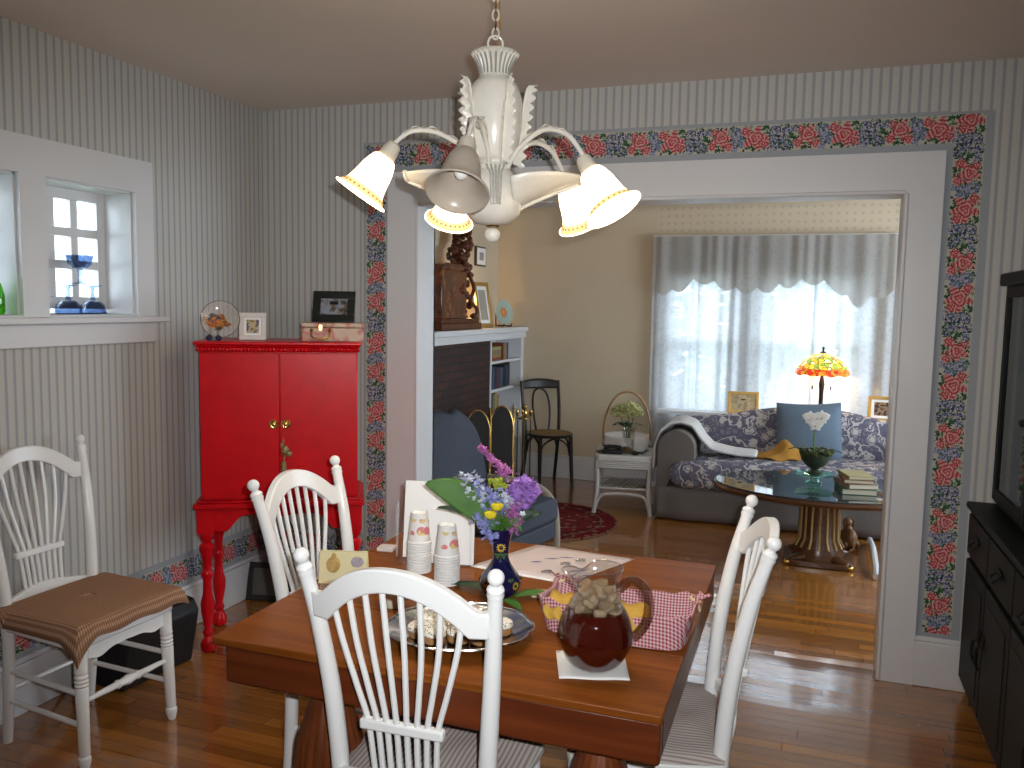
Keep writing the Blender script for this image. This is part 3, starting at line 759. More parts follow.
tag(o, 'shorter white folded sheet in front in the acrylic holder', 'sheet of paper', 'sheets in the sign holder')
# open pinkish booklet with blue pencil strokes
bk = thing('booklet', 'open pale pink booklet lying at the far edge of the table', 'booklet', (0,0,0))
PKP = M('pale pink paper', (.62,.53,.52), .8, .03)
sheet('back_page', ((-.985,2.435), (-.657,2.388), (-.508,2.715), (-.86,2.748)), PAPER, .002, .001, bk)
o = sheet('page', ((-.968,2.45), (-.655,2.40), (-.512,2.708), (-.855,2.742)), PKP, .0045, .001, bk)
INK = M('blue ink strokes', (.10,.14,.34), .7)
m = MB()
for x, y, a, l in ((-.66,2.50,.8,.045), (-.635,2.52,1.1,.05), (-.615,2.47,.7,.04), (-.65,2.46,1.2,.035), (-.76,2.60,.4,.05), (-.80,2.55,.5,.04), (-.72,2.63,.3,.05)):
    m.tube([(x-l/2*math.cos(a), y-l/2*math.sin(a), TZ+.0062), (x, y, TZ+.0066), (x+l/2*math.cos(a), y+l/2*math.sin(a), TZ+.0062)], [.0008,.004,.001], 6, flat=.3)
m.build('ink_drawing', INK, bk)
for k, (x, y) in enumerate(((-.733,2.445), (-.665,2.60), (-.70,2.545))):
    m = MB()
    m.tube([(x+.018*math.cos(t/10*PI*2)*(1-.04*t), y+.012*math.sin(t/10*PI*2), TZ+.012+.003*math.sin(t)) for t in range(16)], .0016, 6)
    m.ball((x+.012, y+.004, TZ+.013), .005, 8, 6); m.ball((x-.012, y-.004, TZ+.012), .004, 8, 6)
    o = m.build('brooch', SILVER); tag(o, ['small curled silver pin at the near edge of the booklet', 'small curled silver pin at the top of the booklet', 'small curled silver pin in the middle of the booklet'][k], 'pin', 'silver pins on the booklet')
# gingham tied basket
GING = gingham('red and white gingham', (.30,.018,.045), (.60,.46,.47), .0085)
bs = thing('bread_basket', 'red gingham cloth basket with tied corners behind the pitcher', 'basket', (-.430, 2.09, TZ+.002), R(-2))
hx, hy = .195, .098
def bwall(off):
    def f(u, v):
        a = 2*PI*u; c, s_ = math.cos(a), math.sin(a); e = .42
        x = math.copysign(abs(c)**e, c); y = math.copysign(abs(s_)**e, s_)
        k = .93+.07*v; corner = (abs(x*y))**3
        return ((hx*k+ .03*corner*v-off)*x, (hy*k+.02*corner*v-off)*y, .001+.088*v*(1+.28*corner-.12*(1-corner)*v)+.004*math.sin(14*a)*v)
    return f
m = MB(); m.grid(bwall(0), 64, 8, wrap=True); m.grid(lambda u, v: bwall(.005)(1-u, v), 64, 8, wrap=True)
m.f.append([k for k in range(63, -1, -1)]); nb = 9*64; m.f.append([nb+k for k in range(64)])
for k in range(64):
    k2 = (k+1) % 64; m.f.append([8*64+k, 8*64+k2, nb+8*64+(64-k2) % 64, nb+8*64+(64-k) % 64])
m.build('cloth_basket', GING, bs)
CREAM = M('cream cord', (.60,.47,.26), .8)
for sx in (-1, 1):
    for sy in (1,):
        x, y = sx*.185, sy*.088
        m = MB(); m.tube([(x+.012*sx*math.sin(t*.5), y+.012*sy*math.cos(t*.5), .070+.0015*t) for t in range(12)], .004, 8)
        m.tube([(x,y,.072),(x+sx*.006,y+sy*.008,.06),(x+sx*.01,y+sy*.012,.045)], .0035, 8); m.build('corner_tie', CREAM, bs)
        m = MB(); m.grid(lambda u, v: (x+sx*(.004+.018*v)*(1 if True else 1)+sy*.018*(u-.5)*v*2*-1, y+sy*.012*v+.018*(u-.5)*v*2*sx*0+.02*(u-.5)*v, .076+.018*v+.004*math.sin(9*u)), 8, 5)
        m.build('gathered_ear', GING, bs, solid=.0015)
YN_ = M('yellow cloth', (.55,.33,.05), .85, .12, 40)
def yellow(x, y, w, label):
    def f(u, v):
        a = (u-.5)*2
        return (x+w*a*(1-.2*v)+.006*math.sin(7*v), y-.094-.014*v+.05*(v < .25)*(1-v*4)+.004*math.sin(9*u), .092-.05*v+.004*math.sin(11*u+3*v))
    o = MB().grid(f, 12, 12).build('yellow_napkin', YN_, solid=.002); o.location = bs.location; o.rotation_euler = bs.rotation_euler
    tag(o, label, 'napkin', 'yellow napkins in the gingham basket')
yellow(-.135, .004, .036, 'yellow napkin hanging over the basket edge left of the pitcher'); yellow(.045, .004, .05, 'yellow napkin hanging over the basket edge behind the pitcher handle')
m = MB().box(-.052,.052,-.03,.03,0,.008); o = m.build('envelope', M('cream envelope', (.58,.48,.33), .8), None, (-.665,2.27,TZ+.001), (0,0,R(6)), bevel=.002); tag(o, 'cream envelope lying behind the left end of the gingham basket', 'envelope')
o = MB().box(-.028,.028,-.026,.026,0,.012).build('card_box', M('small white box', (.66,.62,.60), .6), None, (-1.318,2.50,TZ), (0,0,R(8)), bevel=.002); tag(o, 'small flat white box at the far left table corner', 'box')
# silver platter with canapes
pxc, pyc = -.795, 1.90
pl = thing('platter', 'scalloped silver platter of small iced cakes', 'platter', (pxc, pyc, TZ+.002), R(19))
def tray(off):
    def f(u, v):
        a = 2*PI*u; r = .180*v*(1+.035*abs(math.cos(5*a))*v**3)
        z = off+.004+.024*max(0, (v-.62)/.38)**1.5
        return (r*1.0*math.cos(a), r*.86*math.sin(a), z)
    return f
m = MB(); m.grid(tray(0), 80, 18, wrap=True); m.grid(lambda u, v: tray(-.0035)(1-u, v), 80, 18, wrap=True)
m.build('tray', SILVER, pl)
m = MB(); m.tube([(.180*(1+.035*abs(math.cos(5*a)))*math.cos(a), .155*(1+.035*abs(math.cos(5*a)))*math.sin(a), .028) for a in [2*PI*i/100 for i in range(100)]], .004, 8, closed=True); m.build('rim', SILVER, pl)
CAKE = M('brown sponge', (.36,.17,.06), .8, .2, 120, bump=.3)
gc = G('cream icing with chocolate flecks'); oo = gc.co(); fl = gc.ma('LESS_THAN', gc.vor(oo, 190), .30); ICING = gc.done(gc.bsdf(gc.mix(fl, (.74,.70,.60), (.06,.03,.02)), .6))
cake0 = None
spots = ((-.09,.035), (-.04,.062), (.015,.07), (.072,.052), (.105,.006), (-.098,-.022), (-.05,-.005), (.0,.012), (.052,-.008), (-.06,-.062), (.0,-.055), (.058,-.056))
wh = ('far left', 'back left', 'back', 'back right', 'far right', 'left', 'centre left', 'centre', 'centre right', 'front left', 'front', 'front right')
for k, (x, y) in enumerate(spots):
    if cake0 is None:
        cake0 = thing('iced_cake', 'x', 'cake')
        MB().lathe([(.019,0),(.024,.004),(.025,.016),(.023,.02)], 18).build('sponge', CAKE, cake0)
        m = MB().lathe([(.024,.019),(.026,.022),(.024,.029),(.016,.034),(.005,.036)], 18); m.build('icing', ICING, cake0)
        o = cake0
    else: o = copy_tree(cake0)
    c, s_ = math.cos(R(19)), math.sin(R(19))
    o.location = (pxc+x*c-y*s_, pyc+x*s_+y*c, TZ+.008); o.rotation_euler = (rnd.uniform(-.12,.12), rnd.uniform(-.12,.12), rnd.uniform(0,6))
    o.scale = (1.15, 1.15, 1.1); tag(o, 'small iced cake with dark flecks at the %s of the silver platter' % wh[k], 'cake', 'iced cakes on the silver platter')
# small bowl, glass dish of gold sweets and greeting card seen through the chair back
bw = thing('dip_bowl', 'small cream china bowl left of the silver platter', 'bowl', (-1.045, 2.03, TZ+.001))
MB().lathe([(.026,0),(.028,.004),(.034,.03),(.04,.048),(.038,.048),(.032,.03),(.0005,.012)], 26, cap=False).build('bowl_body', M('cream china', (.70,.66,.56), .2), bw)
MB().lathe([(.0005,.0385),(.034,.0385),(.0005,.04)], 26, cap=False).build('dip', M('pale dip', (.66,.60,.46), .5), bw)
gd = thing('glass_dish', 'small glass dish of gold wrapped sweets behind the chair back', 'dish', (-1.215, 2.02, TZ+.001))
MB().lathe([(.03,0),(.034,.003),(.05,.03),(.056,.04),(.053,.04),(.047,.029),(.0005,.006)], 28, cap=False).build('dish_body', thin_glass('dish glass', (.97,.97,.97), .1), gd)
sw = None
for k in range(11):
    if sw is None:
        m = MB().ball((0,0,0), (.011,.011,.009), 10, 6); m.rod((.009,0,0), (.019,0,.002), .003, .007, 8); m.rod((-.009,0,0), (-.019,0,.002), .003, .007, 8); o = sw = m.build('wrapped_sweet', GOLD)
    else: o = sw.copy(); COL.objects.link(o)
    a = k*2.4; r = .009*math.sqrt(k); o.location = (-1.215+r*math.cos(a), 2.02+r*math.sin(a), TZ+.022+.008*(k < 4)+.012*(k < 2)); o.rotation_euler = (rnd.uniform(-.5,.5), rnd.uniform(-.5,.5), a)
    tag(o, 'gold foil wrapped sweet in the small glass dish', 'sweet', 'gold sweets in the glass dish')
cd = thing('greeting_card', 'pale yellow standing card with two small pictures, left end of the table', 'card', (-1.275, 2.135, TZ), R(16))
CARDM = M('pale yellow card', (.68,.61,.36), .8, .03)
m = MB(); m.box(-.072,.072,-.001,.001,0,.094, RX(R(-14))); m.box(-.072,.072,.047,.049,0,.098, T(0,.0,0) @ T(0,.048,0) @ RX(R(14)) @ T(0,-.048,0)); m.build('folded_card', CARDM, cd, smooth=False)
m = MB(); q = RX(R(-14)); m.ball((-.03,-.002,.056), (.022,.001,.024), 12, 8, q); m.ball((-.03,-.002,.082), (.008,.001,.009), 10, 6, q); m.build('flower_print', M('ochre print', (.55,.36,.12), .8, .3, 90), cd)
m = MB(); m.ball((.042,-.002,.066), (.020,.001,.016), 12, 8, q); m.build('flower_print', M('mauve print', (.42,.36,.40), .8, .3, 90), cd)
# ------------------------------------------------------------------ chandelier
hx0, hy0 = -.836, 2.2
CHW = M('antique white enamel', (.72,.68,.60), .25, .06, 30)
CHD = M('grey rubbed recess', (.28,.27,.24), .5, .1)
ch = thing('chandelier', 'antique white five arm chandelier with bell shades hanging over the table', 'chandelier', (hx0, hy0, 0))
MB().lathe(bez([(.036,1.985),(.056,1.995),(.072,2.05),(.0775,2.11),(.075,2.15),(.064,2.185),(.048,2.203),(.043,2.21)], 4), 36).build('urn_body', CHW, ch)
MB().lathe([(.043,2.206),(.041,2.216),(.044,2.232),(.052,2.25),(.063,2.265),(.067,2.269),(.062,2.275),(.02,2.277)], 96, None, .16, 24, 2.21, 2.266).build('fluted_crown', CHW, ch)
m = MB()
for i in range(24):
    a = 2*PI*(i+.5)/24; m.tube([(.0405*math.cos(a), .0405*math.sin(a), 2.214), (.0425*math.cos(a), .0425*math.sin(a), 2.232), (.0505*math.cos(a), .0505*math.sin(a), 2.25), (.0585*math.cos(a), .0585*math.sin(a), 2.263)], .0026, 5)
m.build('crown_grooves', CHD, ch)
MB().lathe([(.038,1.955),(.048,1.962),(.048,1.972),(.04,1.98),(.046,1.988),(.038,1.995)], 32).build('collar', CHW, ch)
MB().lathe([(.02,1.812),(.05,1.818),(.074,1.842),(.08,1.866),(.082,1.90),(.072,1.935),(.052,1.958),(.03,1.962)], 36).build('hub_cup', CHW, ch)
MB().lathe([(.008,1.806),(.019,1.808),(.021,1.813),(.008,1.816)], 20).build('finial_ring', BRASS, ch)
MB().ball((0,0,1.786), .0215, 20, 12).build('finial_ball', CHW, ch)
m = MB(); m.tube([(.021*math.cos(a), 0, 2.298+.021*math.sin(a)) for a in [2*PI*i/24 for i in range(24)]], .0032, 8, RZ(.6), closed=True); m.build('loop', CHW, ch)
k = 0; z = 2.325
while z < H-.03:
    m = MB(); m.tube([(.009*math.cos(a), 0, z+.015*math.sin(a)) for a in [2*PI*i/16 for i in range(16)]], .0026, 6, RZ(.3+PI/2*(k % 2)), closed=True)
    m.build('chain_link', BRASS if k % 2 else CHW, ch); z += .0245; k += 1
MB().tube([(0.004,.012,2.275),(.012,.002,2.34),(.006,.008,2.44),(.012,.004,2.52),(.0,0,H-.02)], .0025, 6).build('cord', GOLD, ch)
MB().lathe([(.06,H-.001),(.06,H-.008),(.045,H-.02),(.012,H-.03)], 28).build('canopy', CHW, ch)
def acanthus(L, w, curl=.05, lean=.02, lob=6):
    """upright serrated leaf in the x (outward)-z plane, returned as MB centred at origin"""
    m = MB(); nu, nv = 42, 8
    def f(u, v):
        c = 2*v-1; t = u
        env = w*(math.sin(PI*min(1, .12+.88*t))**.7)*(1-.45*t)
        ser = .62+.38*abs(math.sin(PI*lob*t+abs(c)*1.1))
        wd = env*(ser if abs(c) > .3 else 1)
        out = lean*t+curl*max(0, t-.72)**2*6 + .014*abs(c)**1.5*math.sin(PI*lob*t*2+.5)*.5 - .010*(1-abs(c))*1.0 + .012*abs(c)
        up = L*t - .05*L*abs(c)*(1-t) - L*.35*max(0, t-.86)
        return (out, wd*c*(1-max(0, t-.93)*9), up)
    m.grid(f, nu, nv)
    m.tube([f(t/20, .5) for t in range(20)], .0028, 6)
    return m
av = .337   # the camera's bearing only fixes which way the first arm was turned when it was hung
GLOWS = []
gs = G('lit frosted glass shade'); SHL = gs.done(gs.bsdf((.9,.82,.66), .35, emit=(1,.80,.50), es=4))
gs = G('unlit frosted glass shade'); SHU = gs.done(gs.bsdf((.52,.44,.36), .3, trans=.25))
gs = G('lit amber tinted rim'); RIMB = gs.done(gs.bsdf((.8,.55,.28), .35, emit=(1,.60,.24), es=.75))
DOT = M('etched amber dot', (.50,.30,.12), .5); 
gb = G('glowing bulb'); BULB = gb.done(gb.bsdf((1,.9,.7), .4, emit=(1,.78,.48), es=28))
gb = G('dead bulb'); BULB0 = gb.done(gb.bsdf((.75,.72,.66), .2))
RIBB = M('rubbed grey white enamel', (.48,.46,.41), .35, .25, 120)
SOCK = M('cream candle socket', (.62,.56,.46), .35)
arm_angles = [-102, -30, 42, 114, 186]
for i, deg in enumerate(arm_angles):
    a = R(deg)+av; q = RZ(a); lit = i != 0; dz = (-.012,-.028,-.022,-.012,.018)[i]
    pts = bez([(.045,0,1.968),(.085,0,2.02),(.155,0,2.057),(.22,0,2.052+dz*.4),(.262,0,2.018+dz*.8),(.280,0,1.988+dz)], 7)
    MB().tube(pts, .0062, 10, q).build('arm', CHW, ch)
    ax = Matrix.Translation((.272,0,2.0+dz)) @ RY(R(180-34))   # local +z of the shade points down and outwards
    qs = q @ ax
    s = MB().lathe([(.012,-.008),(.019,-.003),(.0225,.012),(.0245,.034),(.0275,.044),(.0275,.05),(.01,.052)], 24, qs).build('socket', SOCK, ch)
    prof_s = bez([(.029,.040),(.035,.050),(.043,.075),(.048,.105),(.054,.132),(.064,.150),(.0755,.160)], 4)
    m = MB()
    outer = [(p[0], p[1]) for p in prof_s]; inner = [(p[0]-.0028, p[1]+.0004) for p in reversed(prof_s)]
    m.lathe(outer+inner, 40, qs, cap=False); m.tube([qs @ Vector((.0752*math.cos(t), .0752*math.sin(t), .160)) for t in [2*PI*j/40 for j in range(40)]], .0028, 6, closed=True)
    sh = m.build('shade', SHL if lit else SHU, ch)
    m = MB()
    for j in range(26):
        t = 2*PI*j/26
        m.ball((.0625*math.cos(t), .0625*math.sin(t), .147), (.0034,.0034,.003), 6, 4, qs)
    m.build('etched_dots', DOT, sh)
    if lit:
        band = [p for p in outer if p[1] > .136]
        m = MB(); m.lathe([(p[0]+.0006, p[1]) for p in band]+[(p[0]-.0034, p[1]+.0006) for p in reversed(band)], 40, qs, cap=False); m.build('rim_band', RIMB, sh)
    m = MB(); m.ball((0,0,.092), (.02,.02,.026), 14, 10, qs); m.lathe([(.011,.05),(.012,.07),(.016,.08)], 12, qs); m.build('bulb', BULB if lit else BULB0, sh)
    if lit: GLOWS.append(Vector((hx0, hy0, 0)) + (qs @ Vector((0,0,.150))))
    # small leaf lying along the arm
    m2 = MB(); al = pts[8:27]; na = len(al)-1
    def fl(u, v):
        p = al[min(na, int(u*na+.5))]; c = 2*v-1; w_ = .017*math.sin(PI*min(1,.15+.8*u))*(.6+.4*abs(math.sin(PI*5*u+abs(c))))
        return (p.x, w_*c, p.z+.009+.006*abs(c)*math.sin(20*u)-.004*abs(c))
    m2.grid(fl, na, 6, q); m2.build('arm_leaf', CHW, ch, solid=.0016)
    # upright leaf between the arms
    a2 = a+R(36); m = acanthus(.225, .027, .006, .035, 9); ql = RZ(a2) @ T(.066,0,1.98)
    m2 = MB(); m2.v = [ql @ v for v in m.v]; m2.f = m.f; m2.build('upright_leaf', CHW, ch, solid=.0018)
    # big scallop petals of the bowl: one to each side and one behind
    a2 = [R(-84), R(6), R(84), R(174), R(264)][i]+av
    ribbon_only = i in (0, 4)
    def f(u, v):
        c = 2*v-1; r = .055+.185*u; w = (.118*math.sin(PI*min(1, .34+.58*u))**.7)*(1.0-.75*max(0, u-.6)**1.2)
        z = 1.850+.086*u**.8+.080*c*c*(1-u*.8)
        return (r-.02*c*c*(1-u), w*c, z)
    m = MB(); m.grid(f, 20, 18, RZ(a2)); m.tube([RZ(a2) @ Vector(f(1, v/10)) for v in range(11)], .006, 8)
    m.tube([RZ(a2) @ (Vector(f(t/16, .5))-Vector((0,0,.004))) for t in range(17)], [.006*(1-.03*t) for t in range(17)], 8)
    if not ribbon_only: m.build('scallop_petal', CHW, ch, solid=.004)
    if i not in (0, 2): continue
    m = MB()
    for j in range(-2, 3): m.tube([(.058,.012*j,1.968), (.077,.0075*j,1.945), (.087,.0065*j,1.90), (.086,.006*j,1.86)], .0028, 6, RZ(a2))
    m.build('gathered_ribbon', RIBB, ch)
# ------------------------------------------------------------------ red cabinet on its turned stand, set across the corner
ca = R(30); c0 = Vector((-2.204,3.161,0)); W2_ = .375
cab = thing('cabinet', 'glossy red two door cabinet on turned legs standing across the corner', 'cabinet', tuple(c0), ca)
D = .385
MB().box(-.342,.342,.014,D-.02,.70,1.37).build('carcass', RED, cab, bevel=.004)
m = MB(); m.box(-.348,.348,.0,D-.01,1.368,1.388); m.box(-.352,.352,-.008,D-.005,1.388,1.398); m.box(-.360,.360,-.020,D,1.398,1.413)
m.build('crown_moulding', RED, cab, bevel=.006)
m = MB()
for i in range(46): m.ball((-.344+.688*i/45, -.002, 1.378), (.0085,.007,.010), 8, 6)
m.build('beaded_trim', RED, cab)
for sx in (-1, 1):
    x0, x1 = (-.337,-.002) if sx < 0 else (.002,.337)
    d = MB().box(x0, x1, -.004, .014, .712, 1.362).build('door', RED, cab, bevel=.003)
    m = MB(); q = T(sx*.026, -.004, 1.045) @ RX(PI/2); m.lathe([(.021,0),(.021,.003),(.017,.006),(.013,.004),(.009,.004),(.009,.009),(.005,.011)], 24, q)
    m.build('brass_knob', BRASS, d)
m = MB(); m.box(-.372,.372,-.02,D+.005,.668,.692); m.box(-.36,.36,-.008,D,.692,.702); m.build('stand_top', RED, cab, bevel=.006)
top = []; bot = []
for i in range(61):
    u = -1+2*i/60; a = abs(u); x = .335*u; top.append((x, .668))
    bot.append((x, .56+.075*(1-math.exp(-((a-.72)/.14)**2 if a < .72 else -0))*(1 if a < .72 else 0) - .012*math.exp(-(a/.16)**2)))
MB().strip(top, bot, .004, .024).build('scalloped_apron', RED, cab, bevel=.003)
for sx in (-1, 1):
    MB().box(sx*.345-.01, sx*.345+.01, .02, D-.01, .575, .668).build('side_apron', RED, cab, bevel=.003)
MB().box(-.335,.335,D-.03,D-.012,.575,.668).build('back_apron', RED, cab, bevel=.003)
lp = [(.02,0),(.034,.012),(.036,.04),(.026,.06),(.017,.075),(.024,.09),(.024,.10),(.017,.115),(.03,.19),(.031,.23),(.021,.27),(.018,.33),(.027,.36),(.027,.372),(.018,.385),(.022,.44),(.032,.475),(.032,.495),(.019,.51),(.03,.525),(.034,.545),(.034,.555)]
for sx in (-1, 1):
    for yy in (.03, D-.035):
        MB().lathe(lp, 20, T(sx*.325, yy, 0)).box(sx*.325-.036, sx*.325+.036, yy-.034, yy+.034, .555, .668).build('leg', RED, cab)
def cabpt(x, y, z): v = RZ(ca) @ Vector((x, y, 0)); return (c0.x+v.x, c0.y+v.y, z)
# keepsake hanging from the right knob
tk = thing('hanging_charm', 'small gilt rabbit charm and tassel hanging from the right cabinet knob', 'charm', cabpt(.022,-.016,.0), ca)
CHM = M('aged green gilt', (.30,.24,.10), .45, .3, 60, metal=.4)
m = MB(); m.tube([(0,0,1.045),(-.003,-.002,.98),(0,-.002,.955)], .0014, 6); m.build('ribbon', M('red ribbon', (.45,.02,.02), .6), tk)
m = MB(); m.ball((.002,-.008,.93), (.017,.009,.022), 12, 8); m.ball((-.012,-.008,.952), (.008,.006,.013), 10, 6); m.ball((.018,-.008,.915), (.014,.008,.014), 10, 6); m.ball((-.006,-.008,.97), (.004,.003,.014), 8, 6); m.build('rabbit_figure', CHM, tk)
m = MB(); m.rod((.0,-.006,.91), (-.004,-.006,.885), .003); m.lathe([(.004,.884),(.011,.876),(.013,.84),(.009,.84)], 12, T(-.005,-.008,0)); m.build('tassel', CHM, tk)
# things on the cabinet
Zc = 1.4135
pt = thing('display_plate', 'clear glass plate with painted autumn leaves on a dark blue stand, on the red cabinet', 'plate', cabpt(-.262,.10,Zc), ca+R(6))
def leafplate():
    g = G('glass plate with painted leaves'); o = g.co(); n = g.noise(o, 26, 3, .6, .8); s = g.sep(o)
    dx_ = g.ma('ADD', s[0], .018); dz_ = g.ma('MULTIPLY', g.ma('SUBTRACT', s[2], .083), 1.5); rr_ = g.ma('SQRT', g.ma('ADD', g.ma('MULTIPLY', dx_, dx_), g.ma('MULTIPLY', dz_, dz_))); msk = g.ma('LESS_THAN', g.ma('ADD', rr_, g.ma('MULTIPLY', g.noise(g.map(o, loc=(3,1,7)), 45, 3), .09)), .096)
    c = g.ramp(n, [(.35, (.03,.03,.05)), (.43, (.20,.05,.015)), (.5, (.50,.22,.03)), (.56, (.36,.045,.04)), (.62, (.07,.05,.10)), (.68, (.45,.36,.08))], 'CONSTANT')
    tp = g.n('MixShader', i0=.32, i1=g.n('BsdfTransparent', Color=(1,1,1)).outputs[0], i2=g.bsdf((.6,.55,.5), .1)).outputs[0]
    return g.done(g.n('MixShader', i0=msk, i1=tp, i2=g.bsdf(c, .3)).outputs[0])
q = T(0,.0,.092) @ RX(R(78))
MB().lathe([(.0005,0),(.045,0),(.062,.004),(.083,.012),(.082,.014),(.06,.007),(.044,.003),(.0005,.003)], 40, q, cap=False).build('glass_disc', leafplate(), pt)
m = MB(); m.tube([(.083*math.cos(t), .083*math.sin(t), .013) for t in [2*PI*j/48 for j in range(48)]], .0014, 6, q, closed=True); m.build('dark_rim', DKB, pt)
m = MB()
for sx in (-1, 1): m.tube([(sx*.02-.028,-.045,.004),(sx*.02-.028,-.035,.02),(sx*.016-.028,-.01,.016),(sx*.015-.028,.03,.05)], .006, 8); m.ball((sx*.02-.028,-.04,.012), (.014,.012,.012), 10, 6)
m.box(-.055,-.005,-.03,.03,0,.008); m.build('plate_stand', M('dark blue glass stand', (.015,.02,.06), .2), pt)
def picture(name, label, cat, loc, rz, w, h, fw, FM, mat_, tilt=12, bar=.012, matw=0, grp=None, strut=True):
    o = thing(name, label, cat, loc, rz, grp); q = RX(R(-tilt))
    m = MB(); m.box(-w/2, w/2, -bar, 0, 0, fw, q); m.box(-w/2, w/2, -bar, 0, h-fw, h, q); m.box(-w/2, -w/2+fw, -bar, 0, fw, h-fw, q); m.box(w/2-fw, w/2, -bar, 0, fw, h-fw, q)
    m.build('frame', FM, o, bevel=min(.003, fw*.2))
    m = MB().box(-w/2+fw, w/2-fw, -bar*.5, -.001, fw, h-fw, q)
    if matw: m.build('mount', PAPER, o, smooth=False); e = fw+matw; m = MB().box(-w/2+e, w/2-e, -bar*.55, -bar*.45, e, h-e, q)
    m.build('print', mat_, o, smooth=False)
    if strut: MB().box(-.02, .02, .0, .003, 0, h*.7, T(0, math.sin(R(tilt))*h*.7+.0, 0) @ RX(R(tilt*1.6)) if False else T(0,h*.34,0) @ RX(R(22)) ).build('easel_back', BLACK, o, smooth=False)
    return o
def photo_mat(name, cols, scale=22):
    g = G(name); n = g.noise(g.co(), scale, 2, .5, .3); k = len(cols)
    return g.done(g.bsdf(g.ramp(n, [(.34+.32*i/k, c) for i, c in enumerate(cols)]), .25))
picture('photo_frame', 'small white photo frame beside the glass plate on the red cabinet', 'picture frame', cabpt(-.125,.11,Zc), ca, .118, .125, .022, M('white frame paint', (.66,.62,.60), .4), photo_mat('portrait photo', [(.10,.12,.05),(.45,.36,.16),(.50,.40,.32),(.12,.11,.14)], 30), 10, matw=.010)
bx = thing('keepsake_box', 'pink and cream suitcase shaped box on the right of the red cabinet top', 'box', cabpt(.232,.14,Zc), ca)
gp = G('pink blotched paper covering'); n = gp.noise(gp.co(), 14, 2); PKB = gp.done(gp.bsdf(gp.ramp(n, [(.4, (.44,.34,.22)), (.5, (.46,.13,.12)), (.60, (.52,.40,.30))]), .55))
MB().box(-.138,.138,-.09,.09,0,.062).build('box_body', PKB, bx, bevel=.004); MB().box(-.141,.141,-.093,.093,.064,.084).build('box_lid', PKB, bx, bevel=.004)
m = MB(); m.tube(bez([(-.095,-.093,.05),(-.092,-.112,.022),(-.055,-.118,.012),(-.018,-.112,.022),(-.015,-.093,.05)], 6), .004, 8); m.ball((-.095,-.093,.05), .009, 8, 6); m.ball((-.015,-.093,.05), .009, 8, 6); m.box(-.062,-.048,-.097,-.09,.05,.075); m.build('brass_handle', BRASS, bx)
picture('photo_frame', 'black photo frame leaning on top of the pink box', 'picture frame', cabpt(.232,.13,Zc+.0845), ca+R(-10), .195, .148, .036, M('black frame lacquer', (.012,.014,.013), .3), photo_mat('family photo', [(.05,.05,.05),(.16,.12,.10),(.20,.26,.34),(.34,.22,.16)], 26), 16)
# cable and framed picture under the cabinet, black case by the wall
m = MB(); m.tube(bez([(-2.60,3.84,.62),(-2.62,3.82,.45),(-2.55,3.78,.33),(-2.60,3.74,.2),(-2.53,3.73,.04),(-2.40,3.76,.006)], 6), .0035, 6)
o = m.build('power_cable', BLACK); tag(o, 'thin black cable hanging down behind the red cabinet', 'cable')
picture('leaning_picture', 'dark framed picture leaning on the baseboard behind the red cabinet legs', 'picture', (-2.63,3.67,.0), R(10), .27, .20, .03, M('black stained frame', (.02,.018,.016), .4), M('dark grey print', (.10,.095,.085), .4), 14, strut=False)
blk = thing('floor_case', 'black box on the floor behind the chair under the window', 'box', (-2.63,2.74,0), R(-6))
m = MB(); m.prism([(-.12,0),(.10,0),(.15,.24),(.12,.29),(-.12,.31)], -.17, .20, Matrix(((1,0,0,0),(0,0,1,0),(0,1,0,0),(0,0,0,1)))); m.build('case', BLACK, blk, bevel=.01)
# ------------------------------------------------------------------ goblets and bottle on the window sill
BG = thin_glass('blue goblet glass', (.52,.60,.74), .07)
gob = None
zs = 1.526
for x, y, z, fl, lb in ((-2.85,2.64,zs,1,'blue goblet standing upside down on the sill, left one under the third'), (-2.85,2.765,zs,1,'blue goblet standing upside down on the sill, right one under the third'), (-2.85,2.7025,zs+.1225,0,'blue goblet standing upright on top of the two upturned goblets')):
    if gob is None:
        gob = thing('goblet', 'x', 'goblet')
        MB().lathe([(.0005,.062),(.03,.066),(.046,.082),(.054,.118),(.051,.118),(.043,.084),(.028,.07),(.0005,.067)], 28, cap=False).build('bowl', BG, gob)
        MB().lathe([(.038,0),(.038,.002),(.01,.008),(.0065,.02),(.0085,.045),(.012,.062)], 20).build('stem', BG, gob); o = gob
    else: o = copy_tree(gob)
    o.location = (x, y, z+(.1185 if fl else 0)); o.rotation_euler = (PI if fl else 0, 0, 0)
    tag(o, lb, 'goblet', 'blue goblets on the window sill')
bt = thing('bottle', 'green glass bottle on the sill at the left edge of the picture', 'bottle', (-2.84,2.30,zs))
MB().lathe([(.03,0),(.036,.01),(.036,.07),(.026,.11),(.012,.135),(.012,.16),(.015,.163)], 24).build('bottle_body', thin_glass('green bottle glass', (.25,.7,.05), .08), bt)
MB().lathe([(.013,.163),(.02,.168),(.02,.176),(.008,.18)], 16).build('stopper', M('clear stopper', (.7,.7,.68), .2), bt)
